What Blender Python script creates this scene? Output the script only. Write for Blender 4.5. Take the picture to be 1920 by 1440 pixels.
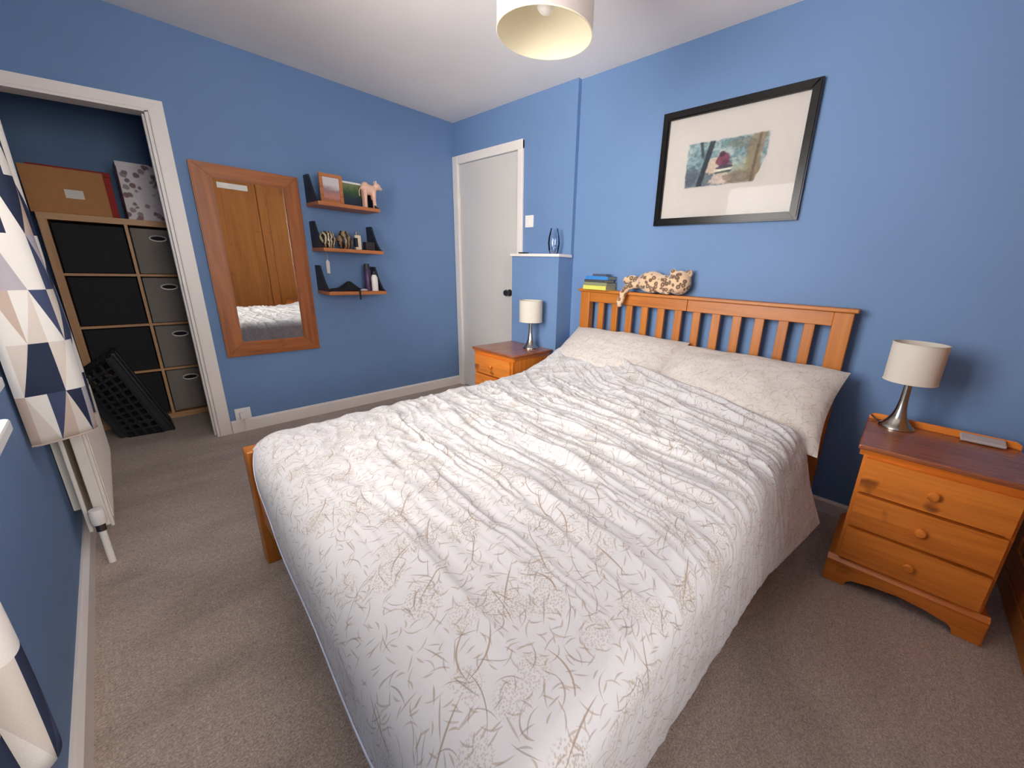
import bpy, bmesh, math, random
import numpy as np
from mathutils import Matrix, Vector
random.seed(7)
for o in list(bpy.data.objects): bpy.data.objects.remove(o, do_unlink=True)
SC = bpy.context.scene
COL = SC.collection
PI = math.pi

# ------------------------------------------------------------------ camera
CAM = bpy.data.cameras.new('camera'); camo = bpy.data.objects.new('camera', CAM); COL.objects.link(camo)
CAM.sensor_fit = 'HORIZONTAL'; CAM.sensor_width = 36.0
CAM.lens = 725.4 / 1920 * 36
CAM.shift_x = -80.3 / 1920; CAM.shift_y = -1.2 / 1920
CAM.clip_start = 0.02; CAM.clip_end = 200
yaw, pitch, roll = math.radians(41.20), math.radians(16.42), math.radians(2.25)
fw = Vector((math.cos(yaw)*math.cos(pitch), math.sin(yaw)*math.cos(pitch), -math.sin(pitch)))
rt = Vector((math.sin(yaw), -math.cos(yaw), 0)); up = rt.cross(fw)
r2 = math.cos(roll)*rt + math.sin(roll)*up; u2 = -math.sin(roll)*rt + math.cos(roll)*up
camo.matrix_world = Matrix(((r2.x, u2.x, -fw.x, -2.304), (r2.y, u2.y, -fw.y, -3.336), (r2.z, u2.z, -fw.z, 1.192), (0, 0, 0, 1)))
SC.camera = camo

# ------------------------------------------------------------------ world, daylight, added rear fill, exposure
W = bpy.data.worlds.new('sky'); SC.world = W; W.use_nodes = True
bg = W.node_tree.nodes['Background']; bg.inputs[0].default_value = (1.0, 0.99, 0.97, 1); bg.inputs[1].default_value = 3.0
L = bpy.data.lights.new('window_daylight', 'AREA'); L.shape = 'RECTANGLE'; L.size = 1.42; L.size_y = 1.62
L.energy = 76; L.color = (1.0, 0.95, 0.90)
lo = bpy.data.objects.new('window_daylight', L); COL.objects.link(lo)
lo.location = (-2.735, -2.24, 1.53); lo.rotation_euler = (0, -PI/2, 0)
L2 = bpy.data.lights.new('added_rear_fill', 'AREA'); L2.shape = 'RECTANGLE'; L2.size = 1.06; L2.size_y = 1.42  # added fill lamp behind the camera, brightens mirror wall and bed side
L2.energy = 43; L2.color = (1.0, 0.95, 0.90)
lo2 = bpy.data.objects.new('added_rear_fill', L2); COL.objects.link(lo2)
lo2.location = (-1.92, -4.665, 1.53); lo2.rotation_euler = (PI/2, 0, 0)
SC.view_settings.view_transform = 'Standard'; SC.view_settings.look = 'None'
SC.view_settings.gamma = 1.0; SC.view_settings.use_curve_mapping = False
SC.view_settings.exposure = 0.5
SC.cycles.max_bounces = 16; SC.cycles.diffuse_bounces = 8; SC.cycles.glossy_bounces = 6
SC.cycles.transparent_max_bounces = 12; SC.cycles.transmission_bounces = 8

# ------------------------------------------------------------------ node helpers
def srgb(r, g, b):
    f = lambda c: c/12.92 if c <= 0.04045 else ((c+0.055)/1.055)**2.4
    return (f(r/255), f(g/255), f(b/255), 1)

class NT:
    """tiny wrapper for building shader graphs"""
    def __init__(s, name):
        s.m = bpy.data.materials.new(name); s.m.use_nodes = True
        s.t = s.m.node_tree; s.n = s.t.nodes; s.n.clear()
        s.out = s.n.new('ShaderNodeOutputMaterial'); s.b = s.n.new('ShaderNodeBsdfPrincipled')
        s.t.links.new(s.b.outputs[0], s.out.inputs[0])
    def set(s, sock, v):
        if isinstance(v, bpy.types.NodeSocket): s.t.links.new(v, sock)
        else: sock.default_value = v
    def node(s, typ, ins=None, **props):
        nd = s.n.new(typ)
        for k, v in props.items(): setattr(nd, k, v)
        for k, v in (ins or {}).items(): s.set(nd.inputs[k], v)
        return nd
    def P(s, name, v): s.set(s.b.inputs[name], v)
    def math(s, op, a, b=0.0, c=0.0, clamp=False):
        nd = s.node('ShaderNodeMath', {0: a, 1: b, 2: c}, operation=op, use_clamp=clamp); return nd.outputs[0]
    def coord(s, kind='Object'): return s.node('ShaderNodeTexCoord').outputs[kind]
    def uv(s): return s.node('ShaderNodeUVMap').outputs[0]
    def mapping(s, v, scale=(1, 1, 1), loc=(0, 0, 0), rot=(0, 0, 0)):
        return s.node('ShaderNodeMapping', {0: v, 1: loc, 2: rot, 3: scale}).outputs[0]
    def noise(s, v, scale=5, detail=3, rough=.5, dist=0., out=0):
        return s.node('ShaderNodeTexNoise', {'Vector': v, 'Scale': scale, 'Detail': detail, 'Roughness': rough, 'Distortion': dist}).outputs[out]
    def ramp(s, f, stops, interp='LINEAR'):
        nd = s.node('ShaderNodeValToRGB', {0: f}); cr = nd.color_ramp; cr.interpolation = interp
        while len(cr.elements) < len(stops): cr.elements.new(0.5)
        for e, (p, c) in zip(cr.elements, stops): e.position = p; e.color = c
        return nd.outputs[0]
    def mix(s, f, a, b, blend='MIX'):
        nd = s.node('ShaderNodeMix', data_type='RGBA', blend_type=blend)
        s.set(nd.inputs[0], f); s.set(nd.inputs[6], a); s.set(nd.inputs[7], b); return nd.outputs[2]
    def bump(s, h, strength=.3, dist=.01):
        nd = s.node('ShaderNodeBump', {'Height': h, 'Strength': strength, 'Distance': dist}); s.t.links.new(nd.outputs[0], s.b.inputs['Normal'])
    def sep(s, v): return s.node('ShaderNodeSeparateXYZ', {0: v}).outputs
    def comb(s, x, y, z=0.0): return s.node('ShaderNodeCombineXYZ', {0: x, 1: y, 2: z}).outputs[0]

def plain(name, col, rough=.5, metal=0., spec=.5, noise_amt=.06, nscale=30, bump=0., **kw):
    t = NT(name); c = t.coord()
    n = t.noise(c, nscale, 3)
    lo_ = tuple(x*(1-noise_amt) for x in col[:3])+(1,); hi_ = tuple(min(1, x*(1+noise_amt)) for x in col[:3])+(1,)
    t.P('Base Color', t.ramp(n, [(.3, lo_), (.7, hi_)])); t.P('Roughness', rough); t.P('Metallic', metal); t.P('Specular IOR Level', spec)
    for k, v in kw.items(): t.P(k.replace('_', ' '), v)
    if bump: t.bump(t.noise(c, nscale*4, 2), bump, .002)
    return t.m

def wood(name, base, dark, axis='X', rough=.35, scale=1., knots=0., coat=0.):
    t = NT(name); c = t.coord()
    st = {'X': (.35, 7, 7), 'Y': (7, .35, 7), 'Z': (7, 7, .35)}[axis]
    v = t.mapping(c, tuple(x*scale for x in st))
    n1 = t.noise(v, 3.0, 6, .6, 1.2); n2 = t.noise(v, 14.0, 4, .6, .3)
    f = t.math('ADD', t.math('MULTIPLY', n1, .7), t.math('MULTIPLY', n2, .3))
    mid = tuple((a*.55+b*.45) for a, b in zip(base, dark))
    col = t.ramp(f, [(.32, dark), (.46, mid), (.6, base)])
    if knots:
        kv = t.mapping(c, tuple(4.2*x for x in {'X': (.7, 1.6, 1.6), 'Y': (1.6, .7, 1.6), 'Z': (1.6, 1.6, .7)}[axis]))
        kv = t.node('ShaderNodeVectorMath', {0: kv, 1: t.node('ShaderNodeTexNoise', {'Vector': c, 'Scale': 9.}).outputs[1]}, operation='ADD').outputs[0]
        vo = t.node('ShaderNodeTexVoronoi', {'Vector': kv, 'Scale': 1.0, 'Randomness': 1.0})
        k = t.node('ShaderNodeMapRange', {0: vo.outputs[0], 1: .06, 2: .17, 3: 1., 4: 0.}).outputs[0]
        col = t.mix(t.math('MULTIPLY', k, knots), col, tuple(x*.25 for x in dark[:3])+(1,))
    t.P('Base Color', col); t.P('Roughness', t.math('ADD', t.math('MULTIPLY', n2, .15), rough-.07)); t.P('Coat Weight', coat); t.P('Coat Roughness', .2)
    t.bump(n2, .08, .002)
    return t.m

M = {}
def paint(name, col, bumpy=.10):
    t = NT(name); c = t.coord()
    n = t.noise(c, 1.7, 4, .55); n2 = t.noise(c, 260, 2)
    lo_ = tuple(x*.955 for x in col[:3])+(1,); hi_ = tuple(min(1, x*1.03) for x in col[:3])+(1,)
    t.P('Base Color', t.ramp(n, [(.3, lo_), (.7, hi_)])); t.P('Roughness', .62); t.P('Specular IOR Level', .3)
    t.bump(t.math('ADD', n2, t.math('MULTIPLY', t.noise(c, 40, 2), .6)), bumpy, .002)
    return t.m
M['wall'] = paint('blue_wall_paint', srgb(108, 138, 180))
M['ceiling'] = paint('ceiling_paint', srgb(242, 236, 231))
M['white'] = plain('white_gloss_paint', srgb(232, 225, 218), .35, noise_amt=.02, nscale=6)
M['door'] = plain('door_paint', srgb(206, 202, 197), .4, noise_amt=.02, nscale=3)
M['plastic'] = plain('white_plastic', srgb(236, 232, 226), .35, noise_amt=.01)
M['outside'] = plain('outside_render', srgb(200, 195, 185), .9)
M['frame_white'] = plain('window_frame_plastic', srgb(240, 240, 238), .3, noise_amt=.01)

def carpet():
    t = NT('grey_brown_carpet'); c = t.coord()
    big = t.noise(t.mapping(c, (1.0, 2.2, 1), rot=(0, 0, .7)), 1.6, 3, .5, .8)
    fine = t.noise(c, 185, 3, .75); mid = t.noise(c, 55, 2, .6)
    f = t.math('ADD', t.math('MULTIPLY', fine, .78), t.math('MULTIPLY', mid, .22))
    col = t.ramp(f, [(.32, srgb(142, 124, 110)), (.5, srgb(196, 177, 162)), (.68, srgb(240, 223, 208))])
    sh = t.ramp(big, [(.36, (.76, .75, .74, 1)), (.58, (1.0, 1.0, 1.0, 1))])
    t.P('Base Color', t.mix(1.0, col, sh, 'MULTIPLY')); t.P('Roughness', .95); t.P('Specular IOR Level', .1)
    t.P('Sheen Weight', .25); t.P('Sheen Roughness', .5)
    t.bump(t.math('ADD', fine, t.math('MULTIPLY', t.noise(c, 420, 2), .6)), .9, .006)
    return t.m
M['carpet'] = carpet()
PINE_L, PINE_D = srgb(214, 128, 42), srgb(158, 80, 22)
for a in 'XYZ': M['bed'+a] = wood('honey_bed_wood_'+a, srgb(190, 116, 42), srgb(156, 86, 28), a, .38, 1., .0)
for a in 'XYZ': M['pine'+a] = wood('orange_pine_'+a, srgb(226, 136, 50), srgb(186, 98, 30), a, .3, .8, .75, .25)
M['pinetop'] = wood('orange_pine_top', srgb(160, 92, 54), srgb(122, 66, 40), 'X', .28, .9, .3, .35)
for a in 'XZ': M['oak'+a] = wood('mirror_frame_wood_'+a, srgb(170, 98, 44), srgb(128, 66, 26), a, .4, 1., .25)
for a in 'XZ': M['ward'+a] = wood('wardrobe_oak_'+a, srgb(196, 126, 56), srgb(166, 98, 38), a, .4, .8, .2)
for a in 'XZ': M['unit'+a] = wood('storage_unit_wood_'+a, srgb(206, 160, 112), srgb(176, 128, 84), a, .5, 1.)
M['shelfwood'] = wood('shelf_wood', srgb(190, 118, 66), srgb(150, 84, 44), 'X', .45, 1.2)
M['black'] = plain('black_metal_paint', srgb(30, 34, 46), .5)
M['blackplastic'] = plain('black_plastic', srgb(40, 41, 46), .45)
M['blackgloss'] = plain('black_lacquer', srgb(14, 13, 14), .26, spec=.3)
M['dark'] = plain('dark_lining', srgb(26, 26, 31), .8)
M['chrome'] = plain('brushed_nickel', srgb(176, 172, 166), .24, 1., noise_amt=.03)
M['ringmetal'] = plain('satin_ring_metal', srgb(226, 222, 214), .45, .6)
M['brass'] = plain('aged_metal', srgb(120, 112, 104), .3, 1.)
M['greycloth'] = plain('grey_fabric_box', srgb(134, 127, 120), .95, noise_amt=.12, nscale=180, bump=.3)
M['radiator'] = plain('radiator_enamel', srgb(226, 218, 206), .35, noise_amt=.01)
M['card'] = plain('cardboard', srgb(190, 136, 88), .85, noise_amt=.05)
M['redcard'] = plain('red_card', srgb(168, 40, 32), .7)
M['paper'] = plain('white_paper', srgb(232, 228, 220), .7, noise_amt=.02)
M['cream'] = plain('cream_card', srgb(190, 184, 178), .8, noise_amt=.02)

def shade_mat(name, col, trans):
    t = NT(name); c = t.coord()
    n = t.noise(t.mapping(c, (1, 1, 4)), 220, 2)
    t.P('Base Color', t.ramp(n, [(.3, tuple(x*.94 for x in col[:3])+(1,)), (.7, col)])); t.P('Roughness', .9); t.P('Specular IOR Level', .15)
    tr = t.node('ShaderNodeBsdfTranslucent', {0: col}); mx = t.node('ShaderNodeMixShader', {0: trans, 1: t.b.outputs[0], 2: tr.outputs[0]})
    t.t.links.new(mx.outputs[0], t.out.inputs[0]); t.bump(n, .15, .001)
    return t.m
M['shade'] = shade_mat('cream_lampshade_fabric', srgb(232, 226, 214), .22)
M['pendant'] = shade_mat('grey_pendant_fabric', srgb(186, 174, 170), .05)
M['pendant_in'] = shade_mat('pendant_lining', srgb(226, 216, 190), .1)
def glass(name, tint=(1, 1, 1, 1), rough=.0, f=1.45):
    t = NT(name); t.n.remove(t.b)
    tr = t.node('ShaderNodeBsdfTransparent', {0: tint}); gl = t.node('ShaderNodeBsdfGlossy', {0: (1, 1, 1, 1), 'Roughness': rough})
    fr = t.node('ShaderNodeFresnel', {0: f}); mx = t.node('ShaderNodeMixShader', {0: fr.outputs[0], 1: tr.outputs[0], 2: gl.outputs[0]})
    t.t.links.new(mx.outputs[0], t.out.inputs[0]); return t.m
M['glass'] = glass('clear_glass')
M['picglass'] = glass('low_reflection_glass', (1, 1, 1, 1), .03, 1.14)
M['blueglass'] = glass('thin_blue_glass', (.95, .975, 1, 1), .02, 1.35)
t = NT('mirror_silver'); t.P('Base Color', (.86, .88, .87, 1)); t.P('Metallic', 1.); t.P('Roughness', .015); M['mirror'] = t.m

def floral(name, base, k=1.):
    """white cotton with printed tan sprigs, grass blades and umbels, in metres of cloth"""
    t = NT(name); u = t.uv()
    col = None; masks = []
    def local(scale, off, rnd=.9):
        v = t.mapping(u, (scale, scale, 1), off)
        vo = t.node('ShaderNodeTexVoronoi', {'Vector': v, 'Scale': 1.0, 'Randomness': rnd}, voronoi_dimensions='2D')
        d = t.node('ShaderNodeVectorMath', {0: v, 1: vo.outputs['Position']}, operation='SUBTRACT').outputs[0]
        return t.sep(d), t.sep(vo.outputs['Color']), vo
    def blade(scale, off, ang0, spread, Ln, w, curve, thin=1.):
        d, r, vo = local(scale, off)
        a = t.math('ADD', t.math('MULTIPLY', t.math('SUBTRACT', r[0], .5), spread), ang0)
        ca, sa = t.math('COSINE', a), t.math('SINE', a)
        x = t.math('ADD', t.math('MULTIPLY', d[0], ca), t.math('MULTIPLY', d[1], sa))
        y = t.math('SUBTRACT', t.math('MULTIPLY', d[1], ca), t.math('MULTIPLY', d[0], sa))
        cv = t.math('MULTIPLY', t.math('SUBTRACT', r[1], .5), curve)
        yb = t.math('ABSOLUTE', t.math('SUBTRACT', y, t.math('MULTIPLY', cv, t.math('MULTIPLY', x, x))))
        q = t.math('DIVIDE', x, Ln)
        ww = t.math('MULTIPLY', t.math('SUBTRACT', 1.0, t.math('MULTIPLY', q, q)), w)
        mm = t.node('ShaderNodeMapRange', {0: t.math('SUBTRACT', ww, yb), 1: 0., 2: w*.45, 3: 0., 4: 1.}).outputs[0]
        keep = t.math('GREATER_THAN', r[2], .25)
        return t.math('MULTIPLY', mm, keep)
    def umbel(scale, off, R, fine):
        d, r, vo = local(scale, off)
        big = t.node('ShaderNodeMapRange', {0: vo.outputs['Distance'], 1: R*.75, 2: R, 3: 1., 4: 0.}).outputs[0]
        keep = t.math('GREATER_THAN', r[2], .45)
        vf = t.node('ShaderNodeTexVoronoi', {'Vector': t.mapping(u, (fine, fine, 1)), 'Scale': 1.0}, voronoi_dimensions='2D').outputs['Distance']
        dots = t.node('ShaderNodeMapRange', {0: vf, 1: .22, 2: .42, 3: 1., 4: 0.}).outputs[0]
        return t.math('MULTIPLY', t.math('MULTIPLY', big, keep), dots)
    tanA, tanB, tanC = srgb(140, 118, 97), srgb(152, 134, 112), srgb(128, 113, 104)
    layers = [(umbel(7.5, (0, 0, 0), .34, 175), tanB, .5), (umbel(9.5, (3.3, 1.7, 0), .33, 210), tanB, .42),
              (blade(7.5, (.3, .2, 0), .9, 1.3, .48, .017, 2.4), tanA, .75), (blade(13, (5.1, 2.2, 0), 1.2, 2.2, .46, .024, 3.), tanC, .62),
              (blade(18, (1.1, 7.7, 0), .6, 3.0, .44, .036, 3.), tanA, .5), (blade(27, (9.1, 3.7, 0), 1.6, 6.0, .42, .05, 2.), tanC, .5),
              (blade(7.2, (2.1, 4.7, 0), .9, 1.2, .48, .009, 1.8), tanC, .75), (blade(34, (4.1, 1.7, 0), 1.6, 6.0, .40, .075, 2.), tanB, .6),
              (blade(23, (7.3, 6.1, 0), .3, 6.0, .44, .045, 2.4), tanA, .42), (blade(16, (2.7, 9.3, 0), 2.2, 3.0, .46, .022, 2.8), tanC, .6)]
    col = base
    for mk, c, s in layers: col = t.mix(t.math('MULTIPLY', mk, s*k), col, c)
    t.P('Base Color', col); t.P('Roughness', .9); t.P('Specular IOR Level', .15); t.P('Sheen Weight', .15)
    t.bump(t.noise(u, 900, 2), .12, .001)
    return t.m
M['duvet'] = floral('floral_cotton_duvet', srgb(194, 192, 193))
M['pillow'] = floral('floral_cotton_pillow', srgb(204, 197, 190), .62)
M['linen'] = plain('white_cotton', srgb(226, 222, 220), .9)

def curtain_mat():
    t = NT('triangle_print_curtain'); u = t.sep(t.uv())
    b, h = .038, .158
    x = t.math('DIVIDE', u[0], b); y = t.math('DIVIDE', u[1], h)
    row = t.math('FLOOR', y); fy = t.math('SUBTRACT', y, row)
    colm = t.math('FLOOR', x); fx = t.math('SUBTRACT', x, colm)
    par = t.math('MODULO', t.math('ABSOLUTE', t.math('ADD', colm, row)), 2.0)
    # alternate the diagonal so that neighbours make tall isosceles triangles
    fxx = t.math('ADD', t.math('MULTIPLY', par, t.math('SUBTRACT', 1.0, fx)), t.math('MULTIPLY', t.math('SUBTRACT', 1.0, par), fx))
    side = t.math('GREATER_THAN', fxx, fy)
    wn = t.node('ShaderNodeTexWhiteNoise', {'Vector': t.comb(t.math('ADD', colm, .5), t.math('ADD', row, .5), t.math('ADD', t.math('MULTIPLY', side, 3.), 12.7))}, noise_dimensions='3D')
    pal = t.ramp(wn.outputs[0], [(0, srgb(240, 236, 230)), (.36, srgb(224, 214, 204)), (.50, srgb(188, 182, 190)), (.64, srgb(206, 186, 172)), (.74, srgb(74, 84, 114)), (.88, srgb(52, 60, 84))], 'CONSTANT')
    n = t.noise(t.mapping(t.uv(), (1, 1, 1)), 700, 2)
    pal = t.mix(.25, pal, t.ramp(n, [(.3, (.6, .6, .6, 1)), (.7, (1, 1, 1, 1))]), 'MULTIPLY')
    t.P('Base Color', pal); t.P('Roughness', .9); t.P('Specular IOR Level', .15)
    tr = t.node('ShaderNodeBsdfTranslucent'); t.set(tr.inputs[0], pal)
    mx = t.node('ShaderNodeMixShader', {0: .22, 1: t.b.outputs[0], 2: tr.outputs[0]}); t.t.links.new(mx.outputs[0], t.out.inputs[0])
    return t.m
M['curtain'] = curtain_mat()

# ------------------------------------------------------------------ mesh helpers
def BM(): return bmesh.new()
def box(bm, a, b, bev=0., seg=2):
    x0, y0, z0 = a; x1, y1, z1 = b
    vs = [bm.verts.new(p) for p in [(x0,y0,z0),(x1,y0,z0),(x1,y1,z0),(x0,y1,z0),(x0,y0,z1),(x1,y0,z1),(x1,y1,z1),(x0,y1,z1)]]
    fs = [bm.faces.new([vs[i] for i in f]) for f in [(0,3,2,1),(4,5,6,7),(0,1,5,4),(1,2,6,5),(2,3,7,6),(3,0,4,7)]]
    if bev:
        es = list({e for f in fs for e in f.edges})
        bmesh.ops.bevel(bm, geom=es, offset=bev, segments=seg, affect='EDGES', profile=.5)
    return bm
def prism(bm, pts, lo_, hi_, axis='y', bev=0.):
    """extrude a 2-D outline along an axis; outline coordinates are the other two axes in order"""
    def P(p, v): return {'x': (v, p[0], p[1]), 'y': (p[0], v, p[1]), 'z': (p[0], p[1], v)}[axis]
    A = [bm.verts.new(P(p, lo_)) for p in pts]; B = [bm.verts.new(P(p, hi_)) for p in pts]
    fs = [bm.faces.new(A), bm.faces.new(B[::-1])]
    n = len(pts)
    for i in range(n): fs.append(bm.faces.new([A[i], B[i], B[(i+1) % n], A[(i+1) % n]]))
    bmesh.ops.recalc_face_normals(bm, faces=fs)
    if bev: bmesh.ops.bevel(bm, geom=list({e for f in fs[:2] for e in f.edges}), offset=bev, segments=2, affect='EDGES')
    return bm
def lathe(bm, prof, seg=32, c=(0, 0, 0), closed=False):
    rings = []
    for r, z in prof:
        if r < 1e-6: rings.append([bm.verts.new((c[0], c[1], c[2]+z))])
        else: rings.append([bm.verts.new((c[0]+r*math.cos(2*PI*i/seg), c[1]+r*math.sin(2*PI*i/seg), c[2]+z)) for i in range(seg)])
    pairs = list(zip(rings, rings[1:])) + ([(rings[-1], rings[0])] if closed else [])
    for A, B in pairs:
        for i in range(seg):
            j = (i+1) % seg
            if len(A) == 1 and len(B) == 1: continue
            if len(A) == 1: bm.faces.new([A[0], B[i], B[j]])
            elif len(B) == 1: bm.faces.new([A[i], A[j], B[0]])
            else: bm.faces.new([A[i], A[j], B[j], B[i]])
    return bm
def tube(bm, pts, r, seg=8, caps=True):
    pts = [Vector(p) for p in pts]; rings = []; n = len(pts)
    rr = r if isinstance(r, (list, tuple)) else [r]*n
    ref = None
    for i, p in enumerate(pts):
        tn = (pts[min(i+1, n-1)] - pts[max(i-1, 0)]).normalized()
        if ref is None: ref = tn.orthogonal().normalized()
        ref = (ref - tn*ref.dot(tn)).normalized(); bn = tn.cross(ref)
        rings.append([bm.verts.new(p + rr[i]*(math.cos(2*PI*k/seg)*ref + math.sin(2*PI*k/seg)*bn)) for k in range(seg)])
    for A, B in zip(rings, rings[1:]):
        for k in range(seg): bm.faces.new([A[k], A[(k+1) % seg], B[(k+1) % seg], B[k]])
    if caps: bm.faces.new(rings[0][::-1]); bm.faces.new(rings[-1])
    return bm
def ell(bm, c, r, rot=None, u=20, v=12):
    mt = Matrix.Translation(c) @ (rot or Matrix.Identity(4)) @ Matrix.Diagonal((*r, 1))
    bmesh.ops.create_uvsphere(bm, u_segments=u, v_segments=v, radius=1, matrix=mt); return bm
def smooth_path(pts, n=8):
    P = [Vector(p) for p in pts]; out = []
    for i in range(len(P)-1):
        p0, p1, p2, p3 = P[max(i-1, 0)], P[i], P[i+1], P[min(i+2, len(P)-1)]
        for k in range(n):
            t_ = k/n
            out.append(.5*((2*p1)+(-p0+p2)*t_+(2*p0-5*p1+4*p2-p3)*t_**2+(-p0+3*p1-3*p2+p3)*t_**3))
    return out+[P[-1]]
def obj(name, bm, mat, parent=None, smooth=False, ang=40):
    bmesh.ops.recalc_face_normals(bm, faces=bm.faces)
    me = bpy.data.meshes.new(name); bm.to_mesh(me); bm.free()
    me.materials.append(M[mat] if isinstance(mat, str) else mat)
    o = bpy.data.objects.new(name, me); COL.objects.link(o)
    if smooth:
        me.polygons.foreach_set('use_smooth', [True]*len(me.polygons))
        if ang: me.set_sharp_from_angle(angle=math.radians(ang))
    if parent: o.parent = parent
    return o
def grid_obj(name, P, UV, mat, parent=None, thick=0., smooth=True):
    """P (n,m,3) array -> quad sheet"""
    n, m = P.shape[:2]
    idx = np.arange(n*m).reshape(n, m)
    f = np.stack([idx[:-1, :-1], idx[1:, :-1], idx[1:, 1:], idx[:-1, 1:]], -1).reshape(-1, 4)
    me = bpy.data.meshes.new(name); me.from_pydata(P.reshape(-1, 3).tolist(), [], f.tolist())
    uvl = me.uv_layers.new(name='UVMap'); uvl.data.foreach_set('uv', UV.reshape(-1, 2)[f.reshape(-1)].astype(np.float32).ravel())
    me.materials.append(M[mat] if isinstance(mat, str) else mat)
    if smooth: me.polygons.foreach_set('use_smooth', [True]*len(me.polygons))
    o = bpy.data.objects.new(name, me); COL.objects.link(o)
    if parent: o.parent = parent
    if thick:
        md = o.modifiers.new('thickness', 'SOLIDIFY'); md.thickness = thick; md.offset = -1
    return o
def tag(o, label, cat, group=None, kind=None):
    o['label'] = label
    if cat: o['category'] = cat
    if group: o['group'] = group
    if kind: o['kind'] = kind
    return o
def thing(name, label, cat, loc=(0, 0, 0), rz=0., group=None, kind=None):
    o = bpy.data.objects.new(name, None); COL.objects.link(o); o.empty_display_size = .05
    o.location = loc; o.rotation_euler = (0, 0, rz)
    return tag(o, label, cat, group, kind)
def struct(name, bm, mat, label, cat): return tag(obj(name, bm, mat), label, cat, kind='structure')
def dup(root, loc, rz, label, group=None):
    def cp(o, par):
        c = o.copy(); COL.objects.link(c); c.parent = par
        for ch in o.children: cp(ch, c)
        return c
    r = cp(root, None); r.location = loc; r.rotation_euler = (0, 0, rz); r['label'] = label
    if group: r['group'] = group
    return r
# value noise on numpy arrays
_rng = np.random.RandomState(3); _tab = _rng.rand(256, 256)
def vn(x, y, seed=0):
    x = np.asarray(x, float)+seed*17.31; y = np.asarray(y, float)+seed*9.17
    xi, yi = np.floor(x).astype(int), np.floor(y).astype(int); fx, fy = x-xi, y-yi
    fx = fx*fx*fx*(fx*(fx*6-15)+10); fy = fy*fy*fy*(fy*(fy*6-15)+10)
    g = lambda i, j: _tab[(i+seed*7) % 256, (j+seed*13) % 256]
    return (g(xi, yi)*(1-fx)+g(xi+1, yi)*fx)*(1-fy)+(g(xi, yi+1)*(1-fx)+g(xi+1, yi+1)*fx)*fy
def fbm(x, y, seed=0, oct=4):
    s = 0; a = .5; f = 1
    for k in range(oct): s = s+a*vn(x*f, y*f, seed+k); a *= .5; f *= 2.03
    return s
def sst(a, b, x): t_ = np.clip((x-a)/(b-a), 0, 1); return t_*t_*(3-2*t_)

# ------------------------------------------------------------------ room shell
WX = -2.565            # window wall plane
RX = 0.032             # headboard wall plane
struct('floor', box(BM(), (-2.9, -4.62, -.1), (.35, 1.15, 0)), 'carpet', 'grey-brown pile carpet covering the bedroom and closet floor', 'carpet')
struct('ceiling', box(BM(), (-2.9, -4.62, 2.4), (.35, 1.15, 2.5)), 'ceiling', 'plain off-white painted ceiling', 'ceiling')
# wall with mirror, shelves and closet opening (y = 0 .. 0.1)
OX0, OX1 = -2.525, -1.985
bm = BM()
box(bm, (OX1, 0, 0), (.2, .1, 2.4)); box(bm, (-2.85, 0, 0), (OX0, .1, 2.4))
prism(bm, [(OX0, 1.915), (OX1, 1.945), (OX1, 2.4), (OX0, 2.4)], 0, .1, 'y')
struct('wall_back', bm, 'wall', 'blue painted wall holding the tall mirror and three small shelves', 'wall')
# headboard wall, in two planes with a small step
bm = BM(); box(bm, (0, -1.425, 0), (.2, 0, 2.4)); box(bm, (RX, -4.5, 0), (.2, -1.425, 2.4))
struct('wall_right', bm, 'wall', 'blue painted wall behind the headboard with the framed picture and door', 'wall')
VX0, VX1, VZ0, VZ1 = -2.43, -1.41, .84, 2.22
bm = BM(); box(bm, (-2.85, -4.62, 0), (VX0, -4.5, 2.4)); box(bm, (VX1, -4.62, 0), (.2, -4.5, 2.4)); box(bm, (VX0, -4.62, 0), (VX1, -4.5, VZ0-.03)); box(bm, (VX0, -4.62, VZ1), (VX1, -4.5, 2.4))
struct('wall_front', bm, 'wall', 'blue painted wall behind the wardrobe with the added rear window', 'wall')
# window wall with opening
WY0, WY1, WZ0, WZ1 = -3.02, -1.46, .84, 2.22
bm = BM()
box(bm, (-2.70, -4.5, 0), (WX, WY0, 2.4)); box(bm, (-2.70, WY1, 0), (WX, 0, 2.4))
box(bm, (-2.70, WY0, 0), (WX, WY1, WZ0-.03)); box(bm, (-2.70, WY0, WZ1), (WX, WY1, 2.4))
struct('wall_left', bm, 'wall', 'blue painted wall below and beside the window', 'wall')
# closet interior
bm = BM(); box(bm, (-2.85, .1, 0), (-2.75, 1.06, 2.4)); box(bm, (-1.70, .1, 0), (-1.6, 1.06, 2.4)); box(bm, (-2.85, 1.06, 0), (-1.6, 1.15, 2.4))
struct('wall_closet', bm, 'wall', 'dark shaded blue inside walls of the walk-in closet', 'wall')
# half-height boxing beside the door
bm = BM(); box(bm, (-.131, -1.425, 0), (.0, -.932, 1.278))
pb = thing('half_height_boxing', 'half-height blue boxed-in projection beside the white door', 'boxing', (0, 0, 0), kind='structure')
obj('boxing_body', bm, 'wall', pb)
o = obj('boxing_cap', box(BM(), (-.145, -1.438, 1.278), (0, -.922, 1.298), .003), 'white', pb); o['label'] = 'white painted cap board'

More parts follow.
